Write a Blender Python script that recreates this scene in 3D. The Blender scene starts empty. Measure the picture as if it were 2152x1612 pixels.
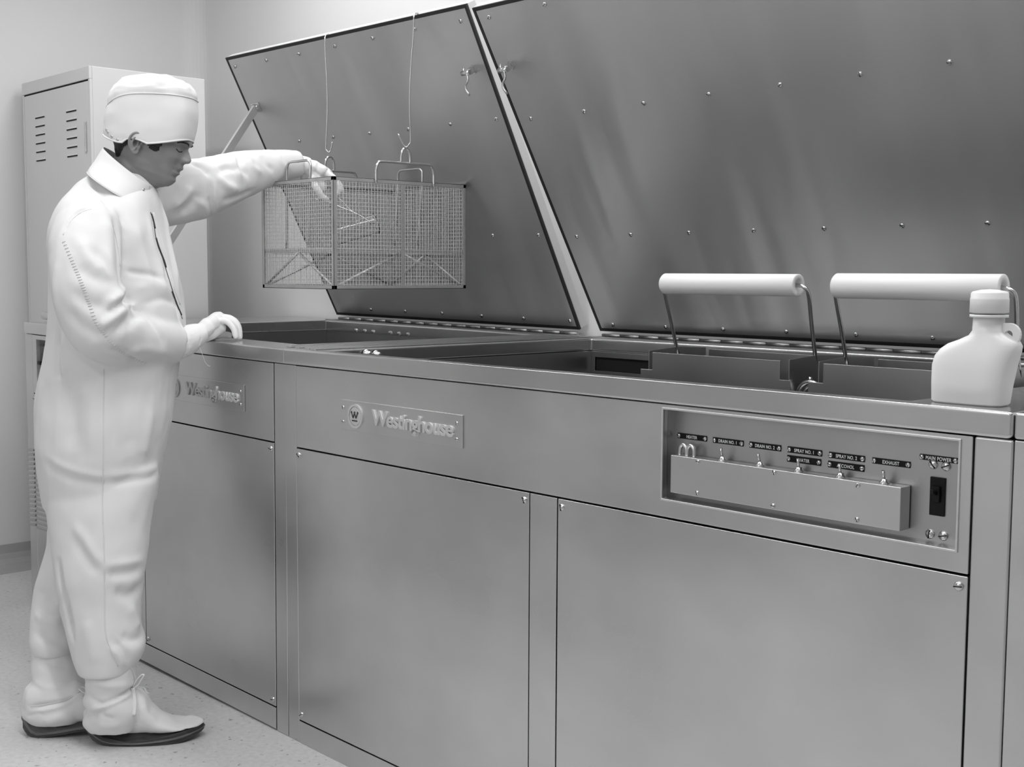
import bpy, bmesh, math, random
from mathutils import Vector, Matrix, noise
from mathutils.bvhtree import BVHTree
random.seed(7)
S = bpy.context.scene
COL = S.collection
PI = math.pi

# ------------------------------------------------------------------ camera
CAMLOC = Vector((2.70026, -1.70549, 1.19184))
YAW, PITCH, ROLL, FPX = 0.82805, 0.08805, 0.00445, 2644.13
FWD = Vector((-math.sin(YAW)*math.cos(PITCH), math.cos(YAW)*math.cos(PITCH), -math.sin(PITCH)))
_r = FWD.cross(Vector((0, 0, 1))).normalized()
_u = _r.cross(FWD)
RT = _r*math.cos(ROLL) + _u*math.sin(ROLL)
UP = _u*math.cos(ROLL) - _r*math.sin(ROLL)
cd = bpy.data.cameras.new('camera')
cam = bpy.data.objects.new('camera', cd)
COL.objects.link(cam)
M = Matrix((RT, UP, -FWD)).transposed().to_4x4()
M.translation = CAMLOC
cam.matrix_world = M
cd.sensor_width = 36.0
cd.lens = FPX/2152*36.0
cd.clip_start = 0.05
S.camera = cam

# ------------------------------------------------------------------ world, lights, exposure
wd = bpy.data.worlds.new('world'); S.world = wd; wd.use_nodes = True
wd.node_tree.nodes['Background'].inputs[0].default_value = (0.8, 0.8, 0.8, 1)
wd.node_tree.nodes['Background'].inputs[1].default_value = 0.03
S.view_settings.view_transform = 'Standard'
S.view_settings.look = 'None'
S.view_settings.gamma = 1.0
S.view_settings.exposure = 0.0
S.view_settings.use_curve_mapping = False

def area(name, loc, aim, sx, sy, power, spread=180):
    d = bpy.data.lights.new(name, 'AREA'); d.shape = 'RECTANGLE'; d.size = sx; d.size_y = sy
    d.energy = power; d.spread = math.radians(spread)
    o = bpy.data.objects.new(name, d); COL.objects.link(o)
    o.location = loc
    o.rotation_euler = (Vector(aim)-Vector(loc)).to_track_quat('-Z', 'Y').to_euler()
    return o
# three rows of ceiling fixtures, and the photographer's flash beside the camera
area('ceiling_lamp', (-0.9, 0.55, 2.70), (-0.9, 0.55, 0), 1.2, 0.4, 10)
area('ceiling_lamp', (0.7, 0.55, 2.70), (0.7, 0.55, 0), 1.2, 0.4, 12)
area('ceiling_lamp', (2.3, 0.55, 2.70), (2.3, 0.55, 0), 1.2, 0.4, 12)
area('ceiling_lamp', (0.4, -0.55, 2.70), (0.4, -0.55, 0), 4.2, 0.12, 38)
area('ceiling_lamp', (1.7, -2.2, 2.70), (1.7, -2.2, 0), 3.2, 0.3, 14)
area('flash_lamp', (0.9, -2.6, 1.9), (0.0, 0.3, 1.1), 0.9, 0.9, 10)

# ------------------------------------------------------------------ helpers
def px(x, y):
    return (FWD*FPX + RT*(x-1076) - UP*(y-806)).normalized()
def on(x, y, ax, val):
    d = px(x, y); i = 'xyz'.index(ax)
    return CAMLOC + d*((val-CAMLOC[i])/d[i])
def onp(x, y, p0, n):
    d = px(x, y)
    return CAMLOC + d*(((Vector(p0)-CAMLOC).dot(n))/d.dot(n))
def atd(x, y, depth):
    d = px(x, y)
    return CAMLOC + d*(depth/d.dot(FWD))

def G(v): return (v, v, v, 1)
MATS = {}
def mat(name, v, rough=.5, metal=0., bump=None, var=0., vscale=(3, 3, 3), aniso=0., sss=0., trans=0., ior=1.45, rvar=0., spec=.5, detail=3, coat=0.):
    if name in MATS: return MATS[name]
    m = bpy.data.materials.new(name); m.use_nodes = True
    nt = m.node_tree; b = nt.nodes['Principled BSDF']
    b.inputs['Base Color'].default_value = G(v)
    b.inputs['Roughness'].default_value = rough
    b.inputs['Metallic'].default_value = metal
    b.inputs['IOR'].default_value = ior
    b.inputs['Anisotropic'].default_value = aniso
    b.inputs['Transmission Weight'].default_value = trans
    b.inputs['Specular IOR Level'].default_value = spec
    b.inputs['Coat Weight'].default_value = coat
    if sss:
        b.inputs['Subsurface Weight'].default_value = sss
        b.inputs['Subsurface Radius'].default_value = (.02, .02, .02)
    tc = nt.nodes.new('ShaderNodeTexCoord')
    if var or rvar:
        mp = nt.nodes.new('ShaderNodeMapping'); mp.inputs['Scale'].default_value = vscale
        nt.links.new(tc.outputs['Object'], mp.inputs[0])
        n = nt.nodes.new('ShaderNodeTexNoise'); n.inputs['Scale'].default_value = 1; n.inputs['Detail'].default_value = detail
        nt.links.new(mp.outputs[0], n.inputs['Vector'])
        if var:
            r = nt.nodes.new('ShaderNodeMapRange')
            r.inputs[1].default_value = .25; r.inputs[2].default_value = .75
            r.inputs[3].default_value = max(0, v-var); r.inputs[4].default_value = v+var
            nt.links.new(n.outputs[0], r.inputs[0]); nt.links.new(r.outputs[0], b.inputs['Base Color'])
        if rvar:
            r = nt.nodes.new('ShaderNodeMapRange')
            r.inputs[1].default_value = .25; r.inputs[2].default_value = .75
            r.inputs[3].default_value = max(.02, rough-rvar); r.inputs[4].default_value = rough+rvar
            nt.links.new(n.outputs[0], r.inputs[0]); nt.links.new(r.outputs[0], b.inputs['Roughness'])
    if bump:
        sc, st, dist = bump
        mp = nt.nodes.new('ShaderNodeMapping'); mp.inputs['Scale'].default_value = sc
        nt.links.new(tc.outputs['Object'], mp.inputs[0])
        n = nt.nodes.new('ShaderNodeTexNoise'); n.inputs['Scale'].default_value = 1; n.inputs['Detail'].default_value = 4
        nt.links.new(mp.outputs[0], n.inputs['Vector'])
        bp = nt.nodes.new('ShaderNodeBump'); bp.inputs['Strength'].default_value = st; bp.inputs['Distance'].default_value = dist
        nt.links.new(n.outputs[0], bp.inputs['Height']); nt.links.new(bp.outputs[0], b.inputs['Normal'])
    MATS[name] = m
    return m

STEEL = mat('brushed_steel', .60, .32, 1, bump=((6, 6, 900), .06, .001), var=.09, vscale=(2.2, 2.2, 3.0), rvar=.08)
RIMST = mat('rim_steel', .62, .24, 1, bump=((6, 6, 900), .06, .001), var=.07, vscale=(2.2, 2.2, 3.0), rvar=.05)
LIDST = mat('lid_steel', .50, .42, .92, bump=((8, 300, 300), .12, .001), var=.05, vscale=(3.5, 1.2, 1.2), rvar=.05)
TANK = mat('tank_steel', .44, .34, 1, var=.03, vscale=(3, 3, 3), rvar=.05)
BRIGHT = mat('bright_steel', .62, .22, 1, var=.04, vscale=(40, 40, 40))
WIRE = mat('steel_wire', .72, .45, .35, var=.05, vscale=(60, 60, 60))
BLACK = mat('black_plastic', .006, .5, 0, spec=.25, var=.003, vscale=(30, 30, 30))
RUBBER = mat('black_gasket', .012, .6, 0, var=.004, vscale=(30, 30, 30))
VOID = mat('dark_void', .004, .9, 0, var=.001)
ENAMEL = mat('white_enamel', .66, .45, 0, bump=((300, 300, 300), .04, .001), var=.015, vscale=(2, 2, 2))
PLAST = mat('white_plastic', .80, .45, 0, sss=.25, var=.02, vscale=(8, 8, 8), bump=((60, 60, 60), .05, .002))
POLY = mat('milky_polyethylene', .78, .38, 0, sss=.4, var=.02, vscale=(10, 10, 10), bump=((40, 40, 40), .06, .002))
CLOTH = mat('white_cotton', .73, .85, 0, bump=((700, 700, 700), .10, .0006), var=.02, vscale=(5, 5, 5), spec=.15)
CLOTH2 = mat('white_cotton_smooth', .74, .85, 0, bump=((900, 900, 900), .10, .0005), var=.02, vscale=(6, 6, 6), spec=.15)
GLOVE = mat('white_glove', .82, .7, 0, bump=((800, 800, 800), .08, .0004), var=.015, vscale=(8, 8, 8), spec=.2)
SKIN = mat('skin', .25, .48, 0, var=.025, vscale=(26, 26, 26), sss=.12, bump=((300, 300, 300), .12, .0006), spec=.4)
HAIR = mat('dark_hair', .012, .5, 0, var=.008, vscale=(200, 200, 40), bump=((500, 500, 60), .8, .003))
WELT = mat('sole_welt_rubber', .13, .5, 0, var=.03, vscale=(20, 20, 200))
SOLE = mat('dark_rubber_sole', .05, .5, 0, var=.02, vscale=(20, 20, 200), bump=((40, 40, 400), .3, .002))
STITCH = mat('white_stitching', .72, .8, 0, var=.03, vscale=(90, 90, 90))
INK = mat('white_lettering', .85, .5, 0, var=.01)
WHITEPAINT = None

def glassmat():
    m = bpy.data.materials.new('clear_glass'); m.use_nodes = True
    b = m.node_tree.nodes['Principled BSDF']
    b.inputs['Base Color'].default_value = G(.95); b.inputs['Roughness'].default_value = .02
    b.inputs['Transmission Weight'].default_value = 1; b.inputs['IOR'].default_value = 1.47
    n = m.node_tree.nodes.new('ShaderNodeTexNoise'); n.inputs['Scale'].default_value = 60
    r = m.node_tree.nodes.new('ShaderNodeMapRange'); r.inputs[3].default_value = .01; r.inputs[4].default_value = .12
    m.node_tree.links.new(n.outputs[0], r.inputs[0]); m.node_tree.links.new(r.outputs[0], b.inputs['Roughness'])
    return m
GLASS = glassmat()

class MB:
    """collects simple solids and links them as one mesh object"""
    def __init__(s): s.bm = bmesh.new()
    def poly(s, vs, fs, mi=0):
        v = [s.bm.verts.new(p) for p in vs]
        for f in fs:
            try: s.bm.faces.new([v[i] for i in f]).material_index = mi
            except ValueError: pass
        return s
    def box(s, x0, x1, y0, y1, z0, z1, mi=0):
        vs = [(x, y, z) for x in (x0, x1) for y in (y0, y1) for z in (z0, z1)]
        return s.poly(vs, [(0, 1, 3, 2), (4, 6, 7, 5), (0, 4, 5, 1), (2, 3, 7, 6), (0, 2, 6, 4), (1, 5, 7, 3)], mi)
    def obox(s, o, u, v, w, mi=0):
        """box from corner o with edge vectors u, v, w"""
        o, u, v, w = map(Vector, (o, u, v, w))
        vs = [o+u*a+v*b+w*c for a in (0, 1) for b in (0, 1) for c in (0, 1)]
        return s.poly(vs, [(0, 1, 3, 2), (4, 6, 7, 5), (0, 4, 5, 1), (2, 3, 7, 6), (0, 2, 6, 4), (1, 5, 7, 3)], mi)
    def ring(s, o, h, z0, z1, f=lambda x, y, z: (x, y, z), mi=0):
        """rectangular plate with a rectangular hole, o=(x0,x1,y0,y1), h the hole"""
        vs = []
        for z in (z0, z1):
            for r in (o, h):
                vs += [f(r[0], r[2], z), f(r[1], r[2], z), f(r[1], r[3], z), f(r[0], r[3], z)]
        fs = []
        for i in range(4):
            j = (i+1) % 4
            fs += [(i, j, 4+j, 4+i), (8+j, 8+i, 12+i, 12+j), (i, 8+i, 8+j, j), (4+i, 4+j, 12+j, 12+i)]
        return s.poly(vs, fs, mi)
    def tube(s, path, r, n=8, closed=False, mi=0, caps=True, flat=1.0):
        P = [Vector(p) for p in path]; k = len(P)
        rr = r if isinstance(r, (list, tuple)) else [r]*k
        ref = None; rings = []
        for i in range(k):
            a = P[(i-1) % k] if (closed or i > 0) else P[i]
            b = P[(i+1) % k] if (closed or i < k-1) else P[i]
            t = (b-a).normalized()
            if ref is None:
                ref = t.orthogonal().normalized()
            ref = (ref - t*ref.dot(t))
            ref = ref.normalized() if ref.length > 1e-6 else t.orthogonal().normalized()
            q = t.cross(ref)
            rings.append([s.bm.verts.new(P[i]+(ref*math.cos(2*PI*j/n)+q*math.sin(2*PI*j/n)*flat)*rr[i]) for j in range(n)])
        for i in range(k if closed else k-1):
            A, B = rings[i], rings[(i+1) % k]
            for j in range(n):
                f = s.bm.faces.new([A[j], A[(j+1) % n], B[(j+1) % n], B[j]]); f.material_index = mi; f.smooth = True
        if caps and not closed:
            s.bm.faces.new(rings[0][::-1]).material_index = mi
            s.bm.faces.new(rings[-1]).material_index = mi
        return s
    def lathe(s, prof, o=(0, 0, 0), ax=(0, 0, 1), n=24, mi=0, smooth=True):
        o = Vector(o); ax = Vector(ax).normalized(); e = ax.orthogonal().normalized(); q = ax.cross(e)
        rings = []
        for r, h in prof:
            if r < 1e-6: rings.append([s.bm.verts.new(o+ax*h)])
            else: rings.append([s.bm.verts.new(o+ax*h+(e*math.cos(2*PI*j/n)+q*math.sin(2*PI*j/n))*r) for j in range(n)])
        for A, B in zip(rings, rings[1:]):
            for j in range(n):
                k = (j+1) % n
                if len(A) == 1 and len(B) == 1: break
                vs = [A[0], B[k], B[j]] if len(A) == 1 else ([A[j], A[k], B[0]] if len(B) == 1 else [A[j], A[k], B[k], B[j]])
                f = s.bm.faces.new(vs); f.material_index = mi; f.smooth = smooth
        return s
    def prism(s, pts, d, mi=0):
        """polygon pts (3D, planar) extruded by vector d"""
        d = Vector(d); n = len(pts)
        a = [s.bm.verts.new(Vector(p)) for p in pts]; b = [s.bm.verts.new(Vector(p)+d) for p in pts]
        s.bm.faces.new(a[::-1]).material_index = mi; s.bm.faces.new(b).material_index = mi
        for i in range(n):
            s.bm.faces.new([a[i], a[(i+1) % n], b[(i+1) % n], b[i]]).material_index = mi
        return s
    def loft(s, rings, mi=0, caps=True):
        R_ = [[s.bm.verts.new(p) for p in r] for r in rings]
        n = len(R_[0])
        for A, B in zip(R_, R_[1:]):
            for j in range(n):
                f = s.bm.faces.new([A[j], A[(j+1) % n], B[(j+1) % n], B[j]]); f.material_index = mi; f.smooth = True
        if caps:
            s.bm.faces.new(R_[0][::-1]).material_index = mi; s.bm.faces.new(R_[-1]).material_index = mi
        return s
    def build(s, name, mats, parent=None, bevel=0, seg=2, smooth=None, recalc=True):
        if recalc: bmesh.ops.recalc_face_normals(s.bm, faces=s.bm.faces)
        me = bpy.data.meshes.new(name); s.bm.to_mesh(me); s.bm.free()
        for m in (mats if isinstance(mats, (list, tuple)) else [mats]): me.materials.append(m)
        o = bpy.data.objects.new(name, me); COL.objects.link(o)
        if parent: o.parent = parent
        if smooth: me.polygons.foreach_set('use_smooth', [True]*len(me.polygons))
        if bevel:
            b = o.modifiers.new('bevel', 'BEVEL'); b.width = bevel; b.segments = seg; b.limit_method = 'ANGLE'
            b.angle_limit = math.radians(40); b.harden_normals = True
            me.polygons.foreach_set('use_smooth', [True]*len(me.polygons))
        return o

def tag(o, label=None, cat=None, group=None, kind=None):
    if label: o['label'] = label
    if cat: o['category'] = cat
    if group: o['group'] = group
    if kind: o['kind'] = kind
    return o
def thing(name, label, cat, loc=(0, 0, 0), group=None):
    o = bpy.data.objects.new(name, None); COL.objects.link(o); o.location = loc; o.empty_display_size = .1
    return tag(o, label, cat, group)
def reloc(root, loc):
    """move a root's origin to loc keeping its children where they stand"""
    loc = Vector(loc)
    root.location = loc
    for c in root.children: c.location = Vector(c.location) - loc

def catmull(P, n=6, closed=False):
    P = [Vector(p) for p in P]; k = len(P); out = []
    rng = range(k) if closed else range(k-1)
    for i in rng:
        p0 = P[(i-1) % k] if (closed or i > 0) else P[i]*2-P[i+1]
        p1 = P[i]; p2 = P[(i+1) % k]
        p3 = P[(i+2) % k] if (closed or i < k-2) else p2*2-p1
        for j in range(n):
            t = j/n
            out.append(.5*((2*p1)+(p2-p0)*t+(2*p0-5*p1+4*p2-p3)*t*t+(3*p1-p0-3*p2+p3)*t**3))
    if not closed: out.append(P[-1].copy())
    return out

# screws share one mesh: dome head and a dark slot
def screw_mesh(r, name):
    b = MB()
    b.lathe([(r, 0), (r*.98, r*.25), (r*.72, r*.5), (r*.35, r*.62), (0, r*.64)], n=12)
    b.box(-r*.85, r*.85, -r*.1, r*.1, r*.40, r*.68, 1)
    bmesh.ops.recalc_face_normals(b.bm, faces=b.bm.faces)
    me = bpy.data.meshes.new(name); b.bm.to_mesh(me); b.bm.free()
    me.materials.append(BRIGHT); me.materials.append(VOID)
    return me
SCREW = screw_mesh(.0062, 'screw'); SCREWB = screw_mesh(.0075, 'screw'); SCREWS_ = screw_mesh(.0042, 'screw')
def screw(p, n, parent, me=None, ang=None, name='screw', sc=1):
    o = bpy.data.objects.new(name, me or SCREW); COL.objects.link(o)
    q = Vector(n).to_track_quat('Z', 'X')
    a = random.uniform(0, PI) if ang is None else ang
    m = Matrix.Translation(p) @ q.to_matrix().to_4x4() @ Matrix.Rotation(a, 4, 'Z') @ Matrix.Scale(sc, 4)
    o.parent = parent
    o.matrix_local = m
    return o

def text_mesh(body, size, sx, off, ext, name, m, parent=None, mw=None, bevel=0, align='LEFT', space=1.0):
    c = bpy.data.curves.new(name, 'FONT'); c.body = body; c.size = size; c.offset = off; c.extrude = ext
    c.bevel_depth = bevel; c.bevel_resolution = 1; c.align_x = align; c.space_character = space
    t = bpy.data.objects.new(name+'_curve', c); COL.objects.link(t)
    bpy.context.view_layer.update()
    me = bpy.data.meshes.new_from_object(t.evaluated_get(bpy.context.evaluated_depsgraph_get()))
    bpy.data.objects.remove(t); bpy.data.curves.remove(c)
    me.name = name
    me.transform(Matrix.Diagonal((sx, 1, 1, 1)))
    if mw: me.transform(mw)
    me.materials.clear(); me.materials.append(m)
    o = bpy.data.objects.new(name, me); COL.objects.link(o)
    if parent: o.parent = parent
    return o
# text in the XY plane turned to stand on a front (-Y) face at p
def front_mw(p):
    return Matrix.Translation(p) @ Matrix.Rotation(PI/2, 4, 'X')

# ------------------------------------------------------------------ room
XW, YW = -2.385, 1.085     # left wall and back wall
ZC = 2.75
def wallmat(name, v):
    return mat(name, v, .6, 0, bump=((90, 90, 90), .08, .002), var=.012, vscale=(1.3, 1.3, 1.3))
WALL = wallmat('wall_paint', .73)
FLOOR = mat('vinyl_floor', .60, .42, 0, var=.06, vscale=(70, 70, 70), detail=6, bump=((35, 35, 35), .1, .002))
# extra darker flecks in the vinyl
nt = FLOOR.node_tree; b_ = nt.nodes['Principled BSDF']
vn = nt.nodes.new('ShaderNodeTexNoise'); vn.inputs['Scale'].default_value = 55; vn.inputs['Detail'].default_value = 2
cr = nt.nodes.new('ShaderNodeMapRange'); cr.inputs[1].default_value = .66; cr.inputs[2].default_value = .72
mx = nt.nodes.new('ShaderNodeMix'); mx.data_type = 'RGBA'
src = b_.inputs['Base Color'].links[0].from_socket
tcn = nt.nodes.new('ShaderNodeTexCoord')
nt.links.new(tcn.outputs['Object'], vn.inputs['Vector'])
nt.links.new(vn.outputs[0], cr.inputs[0]); nt.links.new(cr.outputs[0], mx.inputs[0])
nt.links.new(src, mx.inputs[6]); mx.inputs[7].default_value = G(.30)
nt.links.new(mx.outputs[2], b_.inputs['Base Color'])

def struct(o): o['kind'] = 'structure'; return o
X1R, Y0R = 4.6, -3.6
struct(MB().box(XW-.1, X1R, Y0R, YW+.1, -.1, 0).build('floor', FLOOR))
struct(MB().box(XW-.1, X1R, Y0R, YW+.1, ZC, ZC+.1).build('ceiling', WALL))
struct(MB().box(XW-.1, XW, Y0R, YW+.1, 0, ZC).build('wall_left', WALL))
struct(MB().box(XW, X1R, YW, YW+.1, 0, ZC).build('wall_back', WALL))
struct(MB().box(X1R, X1R+.1, Y0R, YW+.1, 0, ZC).build('wall_right', WALL))
struct(MB().box(XW, X1R, Y0R-.1, Y0R, 0, ZC).build('wall_front', WALL))
# coved corner of the two walls and the coved skirting
m = MB(); R0 = .09
pts = [(XW, YW-R0)] + [(XW+R0-R0*math.cos(a), YW-R0+R0*math.sin(a)) for a in [PI/2*i/8 for i in range(1, 8)]] + [(XW+R0, YW), (XW, YW)]
m.prism([(x, y, 0) for x, y in pts], (0, 0, ZC))
struct(m.build('trim_1', WALL, smooth=False))
COVE = mat('cove_vinyl', .40, .5, 0, var=.02, vscale=(20, 20, 20))
prof = [(XW, .085), (XW+.006, .085), (XW+.010, .05), (XW+.02, .03), (XW+.045, .012), (XW+.09, .003), (XW+.15, .0015), (XW+.15, 0), (XW, 0)]
m = MB(); m.prism([(x, Y0R, z) for x, z in prof], (0, YW-Y0R, 0)); struct(m.build('baseboard_left', COVE))
m = MB(); m.box(XW+.15, X1R, YW-.006, YW, 0, .085); struct(m.build('baseboard_back', COVE))

# ------------------------------------------------------------------ bench units
HZ = 1.0
def lower_panel(root, x0, x1, z0, z1, name='access_panel', mt=None, corners=('tl', 'tr', 'bl', 'br'), tiltz=0):
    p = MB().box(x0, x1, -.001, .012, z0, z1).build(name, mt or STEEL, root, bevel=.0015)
    for c in corners:
        x = x0+.011 if c[1] == 'l' else x1-.013
        z = z1-.016 if c[0] == 't' else z0+.016
        screw(Vector((x, -.001, z)), (0, -1, 0), p, SCREWB)
    return p

def nameplate(root, x0, x1, z0, z1, y):
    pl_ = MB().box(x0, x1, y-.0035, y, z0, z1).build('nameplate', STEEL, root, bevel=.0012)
    w, h = x1-x0, z1-z0; yf = y-.0035
    for fx in (.023, .96):
        for fz in (.26, .74):
            screw(Vector((x0+w*fx, yf, z0+h*fz)), (0, -1, 0), pl_, SCREWS_, name='screw')
    # raised lettering
    t = text_mesh('Westinghouse', .0475, .90, .0010, .0022, 'lettering', LETTER, pl_, front_mw((0, 0, 0)), bevel=.0004, space=.93)
    xs = [v.co.x for v in t.data.vertices]; zs = [v.co.z for v in t.data.vertices if v.co.x < min(xs)+.02]
    k = (w*.655)/(max(xs)-min(xs)); zlo = min(zs); zh = max(zs)-zlo
    kz = (h*.50)/zh
    for v in t.data.vertices:
        v.co.x = (v.co.x-min(xs))*k + x0+w*.285; v.co.z = (v.co.z-zlo)*kz + z0+h*.30; v.co.y += yf-.0012
    # emblem: ringed disc with three dots over a W and a bar
    cx, cz, r = x0+w*.135, z0+h*.50, h*.40
    e = MB()
    def disc(mb, r0, r1, ya, yb, n=32):
        vs = []
        for rr in (r0, r1):
            for yy in (ya, yb):
                vs += [(cx+rr*math.cos(2*PI*i/n), yy, cz+rr*math.sin(2*PI*i/n)) for i in range(n)]
        fs = []
        for i in range(n):
            j = (i+1) % n
            fs += [(i, j, 2*n+j, 2*n+i), (n+i, n+j, 3*n+j, 3*n+i), (2*n+i, 2*n+j, 3*n+j, 3*n+i), (i, j, n+j, n+i)]
        mb.poly(vs, fs)
    disc(e, r*.80, r, yf, yf-.003)
    e.lathe([(r*.74, 0), (r*.74, .0022), (r*.70, .0028), (0, .0028)], (cx, yf, cz), (0, -1, 0), n=32, smooth=False)
    eo = e.build('emblem', LETTER, pl_, smooth=False)
    g = MB(); yy = yf-.0030
    for k_ in (-1, 0, 1):
        g.lathe([(r*.10, 0), (r*.10, .0006), (0, .0006)], (cx+k_*r*.42, yy, cz+r*.30), (0, -1, 0), n=12, smooth=False)
    seg = [(-.42, .30), (-.20, -.15), (0, .30), (.20, -.15), (.42, .30)]
    for a, b in zip(seg, seg[1:]):
        g.tube([(cx+a[0]*r, yy, cz+a[1]*r), (cx+b[0]*r, yy, cz+b[1]*r)], r*.055, 6)
    g.box(cx-r*.36, cx+r*.36, yy-.0006, yy, cz-r*.42, cz-r*.32)
    g.build('emblem_mark', DARKLINE, pl_)
    return pl_
PANELST = mat('panel_steel', .46, .36, 1, var=.04, vscale=(4, 4, 4))
LETTER = mat('polished_letter', .66, .55, .7, var=.02, vscale=(60, 60, 60))
BRIGHTER = mat('cast_steel', .66, .5, 1, var=.04, vscale=(60, 60, 60))
DARKLINE = mat('engraved_dark', .05, .5, .5, var=.01)

def tank(root, x0, x1, y0, y1, ztop, zbot, slot=None, name='tank'):
    m = MB()
    # inner faces only have to be right; walls 4 mm thick
    t = .004
    m.box(x0-t, x0, y0-t, y1+t, zbot, ztop); m.box(x1, x1+t, y0-t, y1+t, zbot, ztop)
    m.box(x0, x1, y0-t, y0, zbot, ztop)
    if slot:
        sx0, sx1, sz0, sz1 = slot
        m.ring((x0, x1, zbot, ztop), slot, 0, 1, lambda a, b, c: (a, y1+c*t, b))
    else:
        m.box(x0, x1, y1, y1+t, zbot, ztop)
    m.box(x0-t, x1+t, y0-t, y1+t, zbot-t, zbot)
    return m.build(name, TANK, root, bevel=.001, seg=1)

# --- main unit: x 0 .. 1.885
L = 1.885
U1 = thing('cleaning_bench', 'long stainless steel cleaning bench with control switches and two white-handled trays', 'bench', (0, 0, 0), 'stainless steel benches standing in a row')
opn = (.122, 1.70, .030, .978)
MB().ring((0, L, -.004, 1.065), opn, .962, HZ).build('top_rim', RIMST, U1, bevel=.0065, seg=4)
m = MB(); m.box(.002, .018, .03, 1.06, HZ, HZ+.003); m.box(.045, .062, .03, 1.0, HZ, HZ+.003); m.box(.085, .108, .02, 1.0, HZ, HZ+.003)
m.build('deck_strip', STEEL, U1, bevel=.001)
tank(U1, opn[0]+.002, opn[1]-.002, .050, opn[3]-.002, .962, .60, slot=(.140, .72, .905, .945))
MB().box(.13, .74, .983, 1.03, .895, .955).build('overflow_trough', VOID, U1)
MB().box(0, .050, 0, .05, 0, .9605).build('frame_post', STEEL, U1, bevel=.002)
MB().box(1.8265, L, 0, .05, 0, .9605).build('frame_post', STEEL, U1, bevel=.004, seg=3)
CPX0, CPX1, CPZ0, CPZ1 = 1.2435, 1.8045, .7905, .9505
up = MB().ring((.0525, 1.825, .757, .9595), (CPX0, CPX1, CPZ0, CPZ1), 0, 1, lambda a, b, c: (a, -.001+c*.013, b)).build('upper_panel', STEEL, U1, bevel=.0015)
lower_panel(U1, .0525, .8955, .0600, .7535, corners=('tl', 'tr', 'bl'))
lower_panel(U1, .9775, 1.825, .0600, .7535, corners=('tl', 'tr'))
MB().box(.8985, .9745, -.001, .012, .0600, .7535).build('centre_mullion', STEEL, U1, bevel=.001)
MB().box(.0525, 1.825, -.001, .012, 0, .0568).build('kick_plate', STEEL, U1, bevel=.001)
m = MB(); m.box(.05, 1.8275, .036, .042, .0, .955); m.box(0, .012, .05, 1.06, 0, .96); m.box(L-.004, L, .05, 1.06, 0, .96); m.box(.0, L, 1.05, 1.062, 0, .96)
m.build('carcass', DARKLINE, U1)
nameplate(U1, .250, .6935, .8210, .8925, -.001)

# control panel recess
YB = .030
cp = MB()
cp.box(CPX0-.004, CPX1+.004, YB, YB+.004, CPZ0-.004, CPZ1+.004)
cp.box(CPX0-.004, CPX0, .010, YB, CPZ0-.004, CPZ1+.004); cp.box(CPX1, CPX1+.004, .010, YB, CPZ0-.004, CPZ1+.004)
cp.box(CPX0, CPX1, .010, YB, CPZ0-.004, CPZ0); cp.box(CPX0, CPX1, .010, YB, CPZ1, CPZ1+.004)
cp = cp.build('control_panel', PANELST, U1)
# raised bright lip around the recess
lip = MB().ring((CPX0-.004, CPX1+.004, CPZ0-.004, CPZ1+.004), (CPX0, CPX1, CPZ0, CPZ1), 0, 1, lambda a, b, c: (a, -.0035+c*.006, b)).build('recess_lip', BRIGHTER, cp, bevel=.0012)
# switch cover box
bx = MB().box(1.2600, 1.7130, .000, .028, .8030, .8705).build('switch_cover', STEEL, cp, bevel=.0015)
for p in [(1467, 970), (1465, 1036), (1627, 993), (1625, 1063), (1803, 1020), (1801, 1092)]:
    screw(on(*p, 'y', 0.0), (0, -1, 0), cp, SCREWS_)
for p in [(1962, 976), (1989, 980), (1955, 1122), (1983, 1126)]:
    screw(on(*p, 'y', YB), (0, -1, 0), cp, SCREWB)
# black legend plates
def legend(x0, y0, x1, y1, hpx, txt, tx=0):
    a = on(x0, y0, 'y', YB); b = on(x1, y1, 'y', YB)
    h = (on(x0, y0, 'y', YB)-on(x0, y0+hpx, 'y', YB)).length
    z1 = (a.z+b.z)/2
    o = MB().box(a.x, b.x, YB-.0015, YB, z1-h, z1).build('legend_plate', BLACK, cp, bevel=.0004, seg=1)
    w = b.x-a.x
    t = text_mesh(txt, .0078, .80, .00012, .0002, 'lettering', INK, cp, front_mw((0, 0, 0)), align='CENTER', space=1.1)
    for v in t.data.vertices:
        v.co.x += a.x+w*.5+tx; v.co.z += z1-h*.5-.0028; v.co.y += YB-.0018
    for f in (.055, .945):
        screw(Vector((a.x+w*f, YB-.0015, z1-h*.5)), (0, -1, 0), cp, SCREWS_, sc=.95)
legend(1425, 909.5, 1486, 916, 11.5, 'HEATER')
legend(1499, 918.5, 1563, 926, 12, 'DRAIN NO. 1')
legend(1576, 928, 1642, 935.5, 13, 'DRAIN NO. 2')
legend(1656, 938, 1728, 946, 13, 'SPRAY NO. 1')
legend(1655, 956, 1726, 965, 14, 'WATER')
legend(1743, 949.5, 1818, 958, 13, 'SPRAY NO. 2')
legend(1741, 968, 1817, 977.5, 14, 'ALCOHOL')
legend(1834, 961, 1914, 970.5, 13, 'EXHAUST')
legend(1934, 954, 2014, 962, 12, 'MAIN POWER')
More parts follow.
